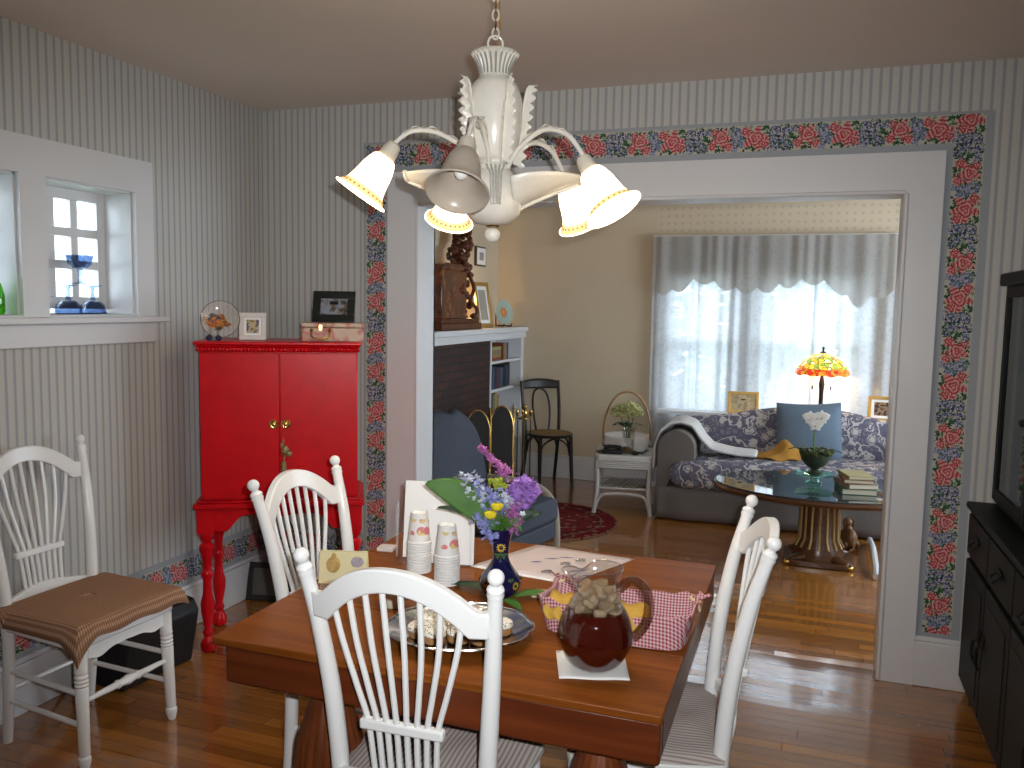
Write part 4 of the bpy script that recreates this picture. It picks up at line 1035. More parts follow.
# ------------------------------------------------------------------ black green hutch against the right wall
hu = thing('hutch', 'black green hutch with glass doors at the right edge of the picture', 'hutch', (0,0,0))
hx1, hy1, hy2 = .672, 3.80, 2.15
MB().box(hx1, XR2-.03, hy2, hy1, .07, .80).build('lower_case', DKGREEN, hu, bevel=.004)
MB().box(hx1+.03, XR2-.03, hy2+.02, hy1-.02, 0, .07).build('plinth', DKGREEN, hu)
MB().box(hx1-.022, XR2-.028, hy2-.02, hy1+.02, .80, .825).build('counter', DKGREEN, hu, bevel=.006)
n = 4; dw = (hy1-hy2-.04)/n
HND = M('dark bronze pull', (.012,.011,.009), .6, metal=.1, spec=.25)
for k in range(n):
    a = hy1-.02-dw*(k+1)+.006; b2 = hy1-.02-dw*k-.006
    d = MB().box(hx1-.016, hx1, a, b2, .10, .60).build('door', DKGREEN, hu, bevel=.003)
    MB().box(hx1-.019, hx1-.014, a+.05, b2-.05, .15, .55).build('raised_panel', DKGREEN, d, bevel=.008)
    hy_ = a+.03 if k % 2 == 0 else b2-.03
    m = MB(); m.ball((hx1-.022, hy_, .40), (.006,.016,.03), 10, 6); m.tube([(hx1-.02,hy_,.40),(hx1-.04,hy_,.38),(hx1-.042,hy_,.33),(hx1-.03,hy_,.30)], .006, 8); m.build('pull', HND, d)
    d = MB().box(hx1-.016, hx1, a, b2, .625, .785).build('drawer', DKGREEN, hu, bevel=.003)
    yc = (a+b2)/2; m = MB(); m.ball((hx1-.02, yc, .715), (.005,.05,.014), 12, 6); m.tube([(hx1-.02,yc-.035,.715),(hx1-.04,yc-.03,.69),(hx1-.04,yc+.03,.69),(hx1-.02,yc+.035,.715)], .005, 8); m.build('pull', HND, d)
ux, uz0, uz1 = UX, .825, UZ1
m = MB(); m.box(ux+.02, XR2-.03, hy1-.05, hy1-.03, uz0, uz1); m.box(ux+.02, XR2-.03, hy2+.03, hy2+.05, uz0, uz1); m.box(XR2-.05, XR2-.03, hy2+.05, hy1-.05, uz0, uz1)
m.box(ux+.02, XR2-.05, hy2+.05, hy1-.05, uz0, uz0+.03)
for zz in (1.12, 1.36): m.box(ux+.06, XR2-.05, hy2+.05, hy1-.05, zz, zz+.018)
m.build('upper_case', DKGREEN, hu, bevel=.003)
MB().box(ux-.02, XR2-.028, hy2, hy1-.005, uz1, uz1+.05).build('cornice', DKGREEN, hu, bevel=.008)
HG = thin_glass('cabinet door glass', (.75,.78,.78), .12)
dw2 = (hy1-hy2-.08)/3
for k in range(3):
    b2 = hy1-.035-dw2*k-.003; a = b2-dw2+.006; fw = .045
    m = MB(); m.box(ux, ux+.02, a, a+fw, uz0+.03, uz1); m.box(ux, ux+.02, b2-fw, b2, uz0+.03, uz1); m.box(ux, ux+.02, a+fw, b2-fw, uz0+.03, uz0+.03+fw); m.box(ux, ux+.02, a+fw, b2-fw, uz1-fw, uz1)
    d = m.build('glass_door', DKGREEN, hu, bevel=.003)
    MB().box(ux+.008, ux+.012, a+fw, b2-fw, uz0+.03+fw, uz1-fw).build('door_glass', HG, d, smooth=False)
    m = MB().ball((ux-.018, a+.02, 1.22), .014, 12, 8); m.rod((ux,a+.02,1.22), (ux-.014,a+.02,1.22), .006); m.build('knob', HND, d)
# ------------------------------------------------------------------ parlour: fireplace wall
gbk = G('dark red brick'); o_ = gbk.co(); s_ = gbk.sep(o_)
bt_ = gbk.n('TexBrick', i0=gbk.comb(s_[1], s_[2], 0), Color1=(.055,.017,.013), Color2=(.028,.011,.011), Mortar=(.012,.010,.010), Scale=1.0)
bt_.inputs['Brick Width'].default_value = .2; bt_.inputs['Row Height'].default_value = .06; bt_.inputs['Mortar Size'].default_value = .008
BRICK = gbk.done(gbk.bsdf(bt_.outputs['Color'], .7, normal=gbk.bump(bt_.outputs['Fac'], -.6, .01)))
fp_ = thing('fireplace', 'dark brick fireplace chimney breast under the white mantel', 'fireplace', (0,0,0))
fy0, fy1, fx = 4.30, 6.56, -2.50
m = MB(); m.box(LRX+.004, fx, fy0, 4.98, 0, 1.292); m.box(LRX+.004, fx, 5.88, fy1, 0, 1.292); m.box(LRX+.004, fx, 4.98, 5.88, .70, 1.292); m.build('brickwork', BRICK, fp_, smooth=False)
m = MB(); m.box(LRX+.005, LRX+.01, 4.98, 5.88, .02, .70); m.box(LRX+.005, fx, 4.98, 5.88, 0, .02); m.build('firebox', M('soot', (.008,.007,.006), .9), fp_, smooth=False)
MB().box(fx, fx+.11, 4.6, 6.2, 0, .012).build('hearth', M('hearth tile', (.05,.025,.02), .5), fp_, smooth=False)
mt = thing('mantel_shelf', 'long white mantel shelf running to the corner of the parlour', 'shelf', (0,0,0))
MB().box(LRX, -2.44, fy0-.05, YL-.001, 1.352, 1.395).box(LRX, -2.465, fy0-.03, YL-.001, 1.293, 1.352).build('shelf_board', WHITE, mt, bevel=.005)
sh = thing('bookcase', 'white built in bookcase beside the fireplace under the mantel', 'bookcase', (0,0,0))
m = MB(); m.box(LRX, -2.485, 7.33, YL-.001, 0, 1.292); m.box(LRX, -2.49, fy1+.001, fy1+.02, 0, 1.292); m.box(LRX, LRX+.01, fy1+.02, 7.33, 0, 1.292); m.build('case', WHITE, sh, bevel=.003)
for z in (.12, .39, .638, .868, 1.11): MB().box(LRX+.01, -2.495, fy1+.02, 7.33, z-.022, z).build('shelf', WHITE, sh, bevel=.002)
bcol = [(.20,.06,.03), (.03,.05,.12), (.10,.02,.02), (.30,.20,.08), (.02,.02,.03), (.05,.10,.16), (.22,.16,.10), (.06,.05,.04), (.32,.28,.12), (.04,.09,.06)]
BM = [M('book cloth %d' % i, c, .6) for i, c in enumerate(bcol)]; PAGES = M('book pages', (.58,.52,.40), .9)
rnd = random.Random(21)
def book(name, w, d, h, mat, label, group, loc, rot=(0,0,0), cat='book'):
    """standing book: thickness w (x), depth d (y), height h; the spine faces -y"""
    o = thing(name, label, cat, loc, 0, group); o.rotation_euler = rot; t = min(.003, w*.12)
    m = MB(); m.box(-w/2, -w/2+t, 0, d, 0, h); m.box(w/2-t, w/2, 0, d, 0, h); m.box(-w/2+t, w/2-t, 0, t, 0, h); m.build('cover', mat, o, smooth=False)
    MB().box(-w/2+t, w/2-t, t, d-.004, .003, h-.003).build('pages', PAGES, o, smooth=False)
    return o
cn = ['rust', 'navy', 'dark red', 'ochre', 'black', 'blue', 'tan', 'dark brown', 'olive yellow', 'dark green']
yy = 6.60; k = 0
while yy < 7.05:   # middle shelf: upright, spines face the room (+x)
    w = rnd.uniform(.028,.05); c = [4,1,5,4,2,1,7,5,4][k % 9]; book('book', w, .17, rnd.uniform(.17,.20), BM[c], 'upright %s book on the middle bookcase shelf, number %s from the brick side' % (cn[c], ['one','two','three','four','five','six','seven','eight','nine','ten','eleven','twelve','thirteen','fourteen'][k]), 'books on the middle shelf', (-2.515, yy+w/2, .8685), (0,0,PI/2)); yy += w+.002; k += 1
book('book', .035, .17, .215, BM[7], 'dark book leaning at the open end of the middle bookcase shelf', 'books on the middle shelf', (-2.515, yy+.03, .8705), (R(0),0,PI/2)).rotation_euler = (0, R(0), PI/2)
z = 1.1105; k = 0
for w, c in ((.03,0), (.026,3), (.034,6), (.028,8)):
    book('book', w, .16, .24, BM[c], '%s book lying flat on the top bookcase shelf, %s of the pile' % (cn[c], ['bottom','second from bottom','third from bottom','top'][k]), 'books lying on the top shelf', (-2.51, 6.62, z+w/2), (PI/2, 0, PI/2) if False else (0, PI/2, 0)).rotation_euler = (-PI/2, 0, 0) if False else Matrix(((0,-1,0),(0,0,1),(-1,0,0))).to_euler(); z += w+.001; k += 1
for k, (y, c, w) in enumerate(((6.93,0,.035), (6.968,3,.03), (7.0,6,.034), (7.04,1,.04))):
    book('book', w, .16, .145, BM[c], '%s book standing on the top bookcase shelf beside the flat pile' % cn[c], 'books standing on the top shelf', (-2.515, y, 1.1105), (0,0,PI/2))
for k, (y, c, w, h) in enumerate(((6.62,8,.04,.19), (6.665,9,.035,.2), (6.71,6,.045,.18), (6.76,8,.05,.2), (6.815,3,.04,.17))):
    book('book', w, .16, h, BM[c], '%s book on the third bookcase shelf, %s from the brick side' % (cn[c], ['first','second','third','fourth','fifth'][k]), 'books on the third shelf', (-2.515, y, .6385), (0,0,PI/2))
# carved clock with figure on the mantel
MZ = 1.3955
ck = thing('mantel_ornament', 'large dark carved wooden ornament with glossy amber panel and a figure on top', 'ornament', (-2.60, 5.98, MZ), 0)
def amber():
    g = G('glossy burl panel'); n = g.noise(g.co(), 9, 4, .6, 1.5)
    return g.done(g.bsdf(g.ramp(n, [(.35, (.03,.007,.003)), (.55, (.13,.028,.006)), (.7, (.26,.075,.012))]), .18, coat=.5))
m = MB(); m.box(-.12,.11,-.42,.36,0,.05); m.box(-.11,.10,-.40,.33,.05,.085); m.build('base', DARKWOOD, ck, bevel=.006)
m = MB(); m.box(-.085,.075,-.36,.12,.085,.45)
m.prism([(-.36,.45),(.12,.45),(.10,.485),(.02,.50),(-.26,.50),(-.34,.485)], -.085, .075, Matrix(((0,0,1,0),(1,0,0,0),(0,1,0,0),(0,0,0,1)))); m.build('case', amber(), ck, bevel=.006)
m = MB(); rr = random.Random(4)
for i in range(110):   # scrolling carving climbing the right side
    t = i/59; y = .13+.05*math.sin(9*t)+.10*(1-t)**2; z = .085+.40*t
    m.ball((rr.uniform(-.06,.08), y+rr.uniform(-.07,.05), z), (rr.uniform(.018,.03), rr.uniform(.02,.04), rr.uniform(.02,.035)), 8, 6)
m.tube(bez([(.08,.32,.06),(.085,.30,.16),(.08,.18,.22),(.085,.24,.32),(.08,.16,.42),(.08,.12,.5)], 5), .016, 8)
m.tube(bez([(-.06,.32,.06),(-.065,.27,.17),(-.06,.19,.24),(-.06,.23,.33),(-.06,.14,.46)], 5), .016, 8)
m.build('carving', DARKWOOD, ck)
m = MB(); q = T(0,.10,.48)
m.lathe([(.055,0),(.06,.02),(.045,.05),(.05,.09),(.038,.13),(.022,.155),(.016,.165)], 14, q); m.ball((0,0,.19), (.025,.026,.031), 12, 8, q)
m.ball((0,-.005,.222), (.026,.024,.012), 10, 6, q); m.tube([(0,0,.225),(0,-.012,.245),(0,-.004,.26)], [.014,.009,.003], 8, q)
for sx in (-1, 1): m.tube(bez([(0,sx*.034,.13),(.03,sx*.06,.09),(.05,sx*.045,.06),(.055,sx*.01,.08)], 5), [.014]*16, 8, q)
m.tube([(.02,.02,0),(.045,.03,-.03),(.05,.03,-.1)], [.026,.022,.012], 8, q); m.tube([(.02,-.02,0),(.05,-.02,-.04),(.045,-.03,-.1)], [.026,.022,.012], 8, q); m.build('figure', DARKWOOD, ck)
# candle lamp, framed print, plate, small wall frame
cl = thing('candle_lamp', 'small lit electric candle glowing behind the clock on the mantel', 'lamp', (-2.69, 6.44, MZ))
MB().lathe([(.035,0),(.03,.012),(.012,.02),(.012,.03)], 16).build('base', BRASS, cl); MB().lathe([(.011,.03),(.011,.17)], 14).build('candle_tube', PAPER, cl)
gf = G('lit candle bulb'); MB().lathe([(.008,.17),(.016,.195),(.013,.225),(.004,.26),(.001,.27)], 14).build('flame_bulb', gf.done(gf.bsdf((1,.85,.6), .4, emit=(1,.68,.32), es=30)), cl)
picture('framed_print', 'gold framed print leaning on the wall at the back of the mantel', 'picture', (-2.575, 6.63, MZ), R(90-4), .27, .385, .035, GOLD, M('faded print', (.36,.33,.27), .4), 9, .018, .03)
dp = thing('display_plate', 'pale blue green plate with an orange flower on a dark stand, end of mantel', 'plate', (-2.57, 7.08, MZ), R(90-22))
q = T(0,.012,.128) @ RX(R(82))
MB().lathe([(.0005,.0),(.06,.0),(.075,.006),(.115,.014),(.113,.018),(.075,.011),(.058,.005),(.0005,.005)], 36, q, cap=False).build('plate_disc', M('celadon glaze', (.33,.42,.38), .2), dp)
m = MB()
for k in range(6): a = 2*PI*k/6; m.ball((.028*math.cos(a), .028*math.sin(a), .0065), (.02,.02,.003), 10, 6, q)
m.build('painted_flower', M('orange glaze', (.50,.20,.05), .3), dp)
m = MB()
for sx in (-1, 1): m.tube([(sx*.05,-.05,.03),(sx*.05,-.045,.008),(sx*.05,.05,.008),(sx*.04,.06,.12)], .007, 8)
m.rod((-.05,.03,.012), (.05,.03,.012), .007); m.build('plate_stand', DARKWOOD, dp)
wf = thing('wall_picture', 'small white matted picture with dark edge hanging above the mantel', 'picture', (LRX+.001, 6.91, 2.01))
MB().box(0,.022,-.115,.115,-.085,.085).build('frame', M('dark brown frame', (.05,.03,.02), .4), wf, bevel=.002); MB().box(.02,.0235,-.10,.10,-.072,.072).build('mount', PAPER, wf, smooth=False); MB().box(.0232,.0242,-.05,.05,-.035,.035).build('print', M('sepia print', (.34,.30,.26), .6), wf, smooth=False)
# brass fire screen of arched panels, fire tools
fs = thing('fire_screen', 'folding fire screen of dark arched panels edged in brass', 'fire screen', (0,0,0))
MESH = M('black screen mesh', (.014,.012,.011), .6, .2, 200)
pts = [(-2.26,5.10), (-2.27,5.47), (-2.10,5.55), (-2.21,5.80), (-2.04,5.88), (-2.12,6.08)]
for i in range(len(pts)-1):
    (xa, ya), (xb, yb) = pts[i], pts[i+1]; L = math.hypot(xb-xa, yb-ya); q = T(xa, ya, 0) @ RZ(math.atan2(yb-ya, xb-xa))
    w = L*.46; cx_ = L/2; outl = [(cx_-w, .02)]+[(cx_+w*math.cos(PI-PI*t/16), .68+.16*math.sin(PI*t/16)) for t in range(17)]+[(cx_+w, .02)]
    p = MB().prism([(x, z) for x, z in outl], -.003, .003, q @ Matrix(((1,0,0,0),(0,0,-1,0),(0,1,0,0),(0,0,0,1)))).build('screen_panel', MESH, fs, smooth=False)
    MB().tube([(x, 0, z) for x, z in outl], .0055, 8, q).build('brass_edge', BRASS, p)
ft = thing('fire_tools', 'brass fire tool stand with hanging tools beside the screen', 'fire tools', (-2.06, 6.18, 0))
MB().lathe([(.10,0),(.10,.012),(.06,.022),(.02,.03),(.012,.06)], 24).build('base', BRASS, ft)
m = MB(); m.rod((0,0,.05), (0,0,.78), .0045); m.ball((0,0,.80), .022, 12, 8); m.lathe([(.02,.70),(.05,.705),(.05,.715),(.02,.72)], 20); m.build('stand', M('aged brass', (.30,.19,.07), .35, metal=1), ft)
for k, nm in enumerate(('poker', 'shovel', 'tongs', 'brush')):
    a = .5+PI/2*k; q = T(.052*math.cos(a), .052*math.sin(a), 0) @ RZ(a)
    m = MB(); m.rod((0,0,.22), (0,0,.70), .004, M=q)
    m3 = MB(); m3.ball((0,0,.755), (.014,.014,.03), 10, 6, q); m3.ball((0,0,.715), .011, 10, 6, q)
    if nm == 'shovel': m.box(-.004,.004,-.05,.05,.06,.2,q)
    elif nm == 'brush': m.lathe([(.02,.22),(.035,.16),(.045,.06)], 12, q)
    else: m.tube([(0,0,.22),(.0,.008,.14),(.0,-.004,.06)], .005, 6, q)
    m3.build('brass_handle', BRASS, m.build(nm, BLACK, ft))
# bentwood chair
bc = thing('bentwood_chair', 'black bentwood chair with round cane seat in the parlour corner', 'chair', (-2.115, 7.06, 0), R(-140))
MB().lathe([(.19,.445),(.205,.45),(.208,.462),(.2,.472),(.185,.472)], 36).build('seat_ring', CHAIRDK, bc)
CANE = stripes('woven cane', (.34,.22,.10), (.22,.13,.055), 0, .014, .6, (.15,.09,.04))
MB().lathe([(.0005,.466),(.186,.466),(.186,.4735),(.0005,.474)], 36, cap=False).build('cane_seat', CANE, bc)
for sx in (-1, 1):
    MB().tube(bez([(sx*.155,.17,0),(sx*.15,.15,.2),(sx*.145,.135,.45)], 6), [.013+.0005*i for i in range(13)], 10).build('front_leg', CHAIRDK, bc)
    MB().tube(bez([(sx*.165,-.25,0),(sx*.155,-.19,.22),(sx*.16,-.165,.45),(sx*.175,-.20,.68),(sx*.18,-.25,.91)], 6), .0155, 10).build('back_post', CHAIRDK, bc)
m = MB(); m.grid(lambda u, v: (.18*(2*u-1), -.25-.035*(1-(2*u-1)**2)+.02*(1-v), .84+.065*v+.022*(1-(2*u-1)**2)*v), 16, 4); m.build('crest_rail', CHAIRDK, bc, solid=.018)
loop = bez([(-.06,-.165,.47),(-.078,-.185,.6),(-.080,-.215,.72),(-.055,-.245,.81),(0,-.258,.84),(.055,-.245,.81),(.080,-.215,.72),(.078,-.185,.6),(.06,-.165,.47)], 5)
MB().tube(loop, .010, 8).build('back_loop', CHAIRDK, bc)
MB().tube([(.15*math.cos(t), .15*math.sin(t)-.01, .24) for t in [2*PI*i/30 for i in range(30)]], .008, 8, closed=True).build('leg_ring', CHAIRDK, bc) if False else None
for a in range(4):
    s1 = [(.14,.13), (-.14,.13), (-.15,-.165), (.15,-.165)][a]; s2 = [(.14,.13), (-.14,.13), (-.15,-.165), (.15,-.165)][(a+1) % 4]
    c = ((s1[0]+s2[0])/2, (s1[1]+s2[1])/2)
    MB().tube(bez([(s1[0],s1[1],.28), (s1[0]*.8+c[0]*.2, s1[1]*.8+c[1]*.2, .38), (c[0],c[1],.435), (s2[0]*.8+c[0]*.2, s2[1]*.8+c[1]*.2, .38), (s2[0],s2[1],.28)], 5), .0085, 8).build('leg_brace', CHAIRDK, bc)
# blue armchair near the opening, pale bent arms
BLUEF = M('grey blue upholstery', (.055,.064,.088), .9, .1, 60, bump=.15); PALEW = M('pale painted arm wood', (.40,.37,.31), .5)
wc = thing('armchair', 'grey blue armchair with rounded back and pale bent wood arms by the opening', 'armchair', (-1.70, 4.58, 0), R(-103))
m = MB()
m.grid(lambda u, v: ((.27-.012*abs(2*v-1)**3)*(2*u-1)*(1 if v < .62 else math.sqrt(max(.04, 1-((v-.62)/.39)**2))), -.26-.14*v+.045*(1-(2*u-1)**2)*(1-.2*v), .36+.55*v), 20, 24)
m.build('backrest', BLUEF, wc, solid=.10)
m = MB(); m.prism(rrect(.29,.29,.06,6), .30, .44); m.build('seat', BLUEF, wc, bevel=.03)
MB().prism(rrect(.28,.28,.05,6), .2, .30).build('seat_frame', BLUEF, wc, bevel=.01)
for sx in (-1, 1):
    MB().tube(bez([(sx*.28,-.24,.50),(sx*.305,-.05,.50),(sx*.31,.12,.475),(sx*.305,.22,.40),(sx*.29,.26,.26),(sx*.28,.27,0)], 7), [.016]*36, 10, flat=1.4).build('arm', PALEW, wc)
    MB().tube([(sx*.24,-.26,.2),(sx*.25,-.32,0)], [.022,.015], 10).build('back_leg', PALEW, wc)
# round rug
def rug():
    g = G('red oriental rug'); o = g.co(); s = g.sep(o)
    r = g.ma('MULTIPLY', 1.38, g.ma('SQRT', g.ma('ADD', g.ma('MULTIPLY', s[0], s[0]), g.ma('MULTIPLY', s[1], s[1]))))
    n = g.vor(o, 15); n2 = g.noise(o, 30, 3)
    base = g.ramp(r, [(0, (.16,.02,.02)), (.50, (.14,.012,.016)), (.58, (.03,.02,.03)), (.60, (.20,.12,.08)), (.615, (.15,.012,.016)), (.74, (.15,.012,.016)), (.755, (.20,.12,.08)), (.77, (.04,.01,.012))], 'CONSTANT')
    c = g.mix(g.ma('LESS_THAN', n, .30), base, (.25,.13,.09)); c = g.mix(g.ma('GREATER_THAN', n2, .6), c, (.05,.012,.02))
    return g.done(g.bsdf(c, .95, spec=.1))
o = MB().lathe([(.0005,0),(.56,0),(.56,.008),(.0005,.009)], 64, cap=False).build('round_rug', rug()); o.location = (-1.98, 5.75, .0125); tag(o, 'round dark red oriental rug on the parlour floor', 'rug')
o.location = (-1.80, 5.86, .0005)
# ------------------------------------------------------------------ wicker table with basket and flowers
WICK = M('white wicker', (.55,.53,.50), .6, .12, 90, bump=.5); HONEY = M('honey wicker', (.36,.20,.075), .5, .2, 120, bump=.5)
wt = thing('wicker_table', 'small white wicker side table beside the sofa', 'side table', (-1.315, 6.47, 0), R(9))
MB().prism(rrect(.225,.235,.05,5), .415, .46).build('top', WICK, wt, bevel=.008)
m = MB(); m.prism(rrect(.215,.225,.05,5), .36, .416)
for zz in (.365, .38, .395, .41): m.tube([(p[0], p[1], zz) for p in rrect(.218,.228,.05,5)], .006, 6, closed=True)
m.build('woven_apron', WICK, wt)
for sx in (-1, 1):
    for sy in (-1, 1):
        MB().tube(bez([(sx*.20,sy*.21,.42),(sx*.195,sy*.21,.2),(sx*.215,sy*.225,0)], 6), .017, 10).build('leg', WICK, wt)
m = MB()
for q in (-.2, .2): m.rod((-.2,q,.2), (.2,q,.2), .010, n=8)
for i in range(10): q = -.15+.30*i/9; m.rod((q-.045,-.2,.2), (q+.045,.2,.2), .0085, n=6)
m.build('lower_shelf', WICK, wt)
MB().tube(bez([(-.20,-.222,.05),(-.18,-.222,.12),(-.13,-.222,.155),(0,-.222,.163),(.13,-.222,.155),(.18,-.222,.12),(.20,-.222,.05)], 5), .012, 8).build('arched_brace', WICK, wt)
for sx in (-1, 1): MB().tube([(sx*.2,-.215,.17),(sx*.2,.215,.17)], .011, 8).build('side_rail', WICK, wt)
def wpt(x, y, z): v = RZ(R(9)) @ Vector((x, y, 0)); return (-1.315+v.x, 6.47+v.y, z)
bk = thing('handled_basket', 'honey wicker basket with tall arched handle on the white table', 'basket', wpt(.01,.05,.461), R(9))
MB().lathe([(.13,0),(.165,.05),(.175,.105),(.168,.108),(.155,.05),(.12,.008),(.0005,.008)], 36, cap=False).build('bowl', HONEY, bk)
m = MB()
for off in (-.012, 0, .012): m.tube([(.185*math.cos(PI*t/24), off, .08+.385*math.sin(PI*t/24)**.8) for t in range(25)], .0075, 8)
m.build('handle', HONEY, bk)
LIN = M('white linen', (.62,.60,.58), .9, .04, 20)
def lin(u, v):
    a = 2*PI*u; r = .176+.012*math.sin(7*a)*v+.012*v; return (r*math.cos(a), r*math.sin(a), .122-.085*v*(1+.3*math.sin(5*a)))
o = MB().grid(lin, 48, 6, wrap=True).grid(lambda u, v: ((.02+.156*v)*math.cos(2*PI*u), (.02+.156*v)*math.sin(2*PI*u), .075+.043*v*v+.008*math.sin(4*2*PI*u)*(1-v)*v), 48, 6, wrap=True).build('basket_liner', LIN, solid=.004); o.location = bk.location; o.rotation_euler = bk.rotation_euler; tag(o, 'white linen cloth folded over the rim of the wicker basket', 'cloth')
gvz = thing('glass_vase', 'clear glass vase of pale hydrangeas before the wicker basket', 'vase', wpt(.03,-.10,.461)); 
MB().lathe([(.0005,.004),(.038,.004),(.05,.02),(.05,.17),(.062,.20),(.058,.20),(.046,.17),(.046,.025),(.0005,.012)], 28, cap=False).build('vase_body', thin_glass('vase glass', (.90,.92,.92), .16), gvz)
HYD = M('pale green white florets', (.58,.58,.27), .7, .2, 80); r9 = random.Random(9)
for k, (x, y, z, lb) in enumerate(((-.06,-.01,.295,'pale green hydrangea head on the left of the glass vase'), (.035,-.02,.30,'pale green hydrangea head on the right of the glass vase'), (-.01,.05,.315,'pale hydrangea head at the back of the glass vase'))):
    o = thing('hydrangea', lb, 'flower', gvz.location, 0, 'hydrangeas in the glass vase')
    MB().tube([(0,0,.02),(x*.3,y*.3,.17),(x,y,z-.02)], .004, 6).build('stem', STEM, o)
    florets(o, 'flower_head', HYD, [tuple(Vector((x,y,z))+Vector((r9.gauss(0,1), r9.gauss(0,1), abs(r9.gauss(0,1))*.9)).normalized()*r9.uniform(.055,.078)) for _ in range(150)], .024, r9, 4)
    m = MB()
    for a in (0, 2.1, 4.2): m.add([(x*.3,y*.3,.2), (x+.05*math.cos(a)-.02*math.sin(a), y+.05*math.sin(a)+.02*math.cos(a), .235), (x+.11*math.cos(a), y+.11*math.sin(a), .22), (x+.05*math.cos(a)+.02*math.sin(a), y+.05*math.sin(a)-.02*math.cos(a), .235)], [(0,1,2,3)])
    m.build('leaf', LEAFD, o, solid=.001)
ph = thing('telephone', 'black cordless telephone lying on the white wicker table', 'telephone', wpt(-.09,-.15,.461), R(5))
MB().prism(rrect(.075,.035,.015,4), 0, .035).build('base', BLACK, ph, bevel=.006); MB().tube([(-.065,0,.045),(-.03,0,.056),(.03,0,.056),(.065,0,.045)], [.02,.014,.014,.02], 10).build('handset', BLACK, ph)
m = MB().ball((0,0,.012), (.035,.022,.012), 14, 8); m.tube([(.02,0,.016),(.045,-.01,.022),(.06,-.005,.014)], .007, 8); o = m.build('spectacle_case', BLACK); o.location = wpt(.085,-.17,.461); tag(o, 'small black oval case right of the telephone', 'case')
o = MB().lathe([(.0005,0),(.03,0),(.048,.01),(.046,.013),(.028,.005),(.0005,.004)], 26, cap=False).build('dish', DARKWOOD); o.location = wpt(-.17,-.13,.461); tag(o, 'small dark dish at the left corner of the wicker table', 'dish')
# ------------------------------------------------------------------ sofa
FLOR = floral_cloth('navy and beige floral linen', (.115,.11,.15), (.47,.42,.40), (.24,.22,.245)); SKIRT = M('grey woven skirt cloth', (.15,.13,.12), .95, .12, 120)
sf = thing('sofa', 'camel back sofa in navy and beige floral cloth below the lace curtains', 'sofa', (0,0,0))
sx0, sx1, sy0, sy1 = -1.02, 1.10, 6.24, 7.08
MB().box(sx0+.06, sx1-.06, sy0+.04, sy1-.02, .05, .25).build('base', SKIRT, sf, bevel=.02)
def skirt(u, v):
    p = u*(sx1-sx0); x = sx0+p; return (x+.0, sy0+.01-.012*v+.012*math.sin(p*14+2*math.sin(p*5))*v-.01*math.exp(-((u-.5)/.01)**2)*v, .255-.24*v)
m = MB(); m.grid(skirt, 80, 4)
m.grid(lambda u, v: (sx0-.004-.012*v+.006*math.sin(u*9)*v, sy1-u*(sy1-sy0)+.01*u, .255-.24*v), 30, 4); m.grid(lambda u, v: (sx1+.004+.012*v, sy0+u*(sy1-sy0), .255-.24*v), 10, 4)
m.build('skirt', SKIRT, sf, solid=.01)
n_ = 2
def cushion(x0, x1, y0, y1, z0, h):
    def fn(side):
        def f(u, v):
            a, c = 2*u-1, 2*v-1; e = max(0, (1-abs(a)**24)*(1-abs(c)**18))
            return ((x0+x1)/2+(x1-x0)/2*a, (y0+y1)/2+(y1-y0)/2*c, z0+h/2+side*h/2*(e**.35)+.012*side*(1-a*a)*(1-c*c)*.8)
        return f
    m = MB(); W_ = lambda u: .5-.5*math.cos(PI*u); m.grid(lambda u, v: fn(1)(W_(u), W_(v)), 40, 24); m.grid(lambda u, v: fn(-1)(1-W_(u), W_(v)), 40, 24); return m
cushion(sx0+.10, sx1-.10, sy0-.03, sy1-.18, .245, .22).build('seat_cushion', FLOR, sf)
def back(u, v):
    a = 2*u-1; x = (sx0+sx1)/2+(sx1-sx0)/2*.97*a; top = .72+.135*(.5+.5*math.cos(PI*min(1, abs(a)/.95)))
    t = v; ang = PI*t
    return (x, 6.97+.10*math.cos(ang)*1.0+.07*(1-abs(2*t-1)) , .40+(top-.40)*math.sin(ang)**.55 if True else 0)
def back2(u, v):
    a = 2*u-1; x = (sx0+sx1)/2+(sx1-sx0)/2*.97*a; top = .71+.125*(.5+.5*math.cos(PI*min(1, abs(a)/.95)))
    prof_ = [(6.86,.40),(6.85,.55),(6.875,.9),(6.90,.975),(6.95,1.0),(7.0,.985),(7.04,.93),(7.07,.6),(7.07,.0)]
    i = v*(len(prof_)-1); k = min(int(i), len(prof_)-2); t = i-k
    y = prof_[k][0]*(1-t)+prof_[k+1][0]*t; zz = prof_[k][1]*(1-t)+prof_[k+1][1]*t
    return (x, y, .08+(top-.08)*zz)
MB().grid(back2, 48, 24).build('camel_back', FLOR, sf)
for s_, xo in ((1, sx0), (-1, sx1)):
    def armf(u, v):
        y = sy0+.01+(sy1-.10-sy0)*v; a = PI*1.30*u-.30*PI*0
        cx_, cz_, r = xo+s_*.135, .545, .135
        if u < .18: return (xo, y, .08+(cz_-.08)*u/.18)
        if u > .82: return (xo+s_*.27, y, cz_-.27*(u-.82)/.18)
        t = (u-.18)/.64*PI; return (cx_-s_*r*math.cos(t), y, cz_+.135*math.sin(t))
    m = MB(); m.grid(armf, 40, 8)
    m.v.append(Vector((xo+s_*.135, sy0, .40))); c_ = len(m.v)-1
    for i in range(40): m.f.append([c_, i+1, i])
    m.build('rolled_arm', SKIRT if s_ > 0 else FLOR, sf)
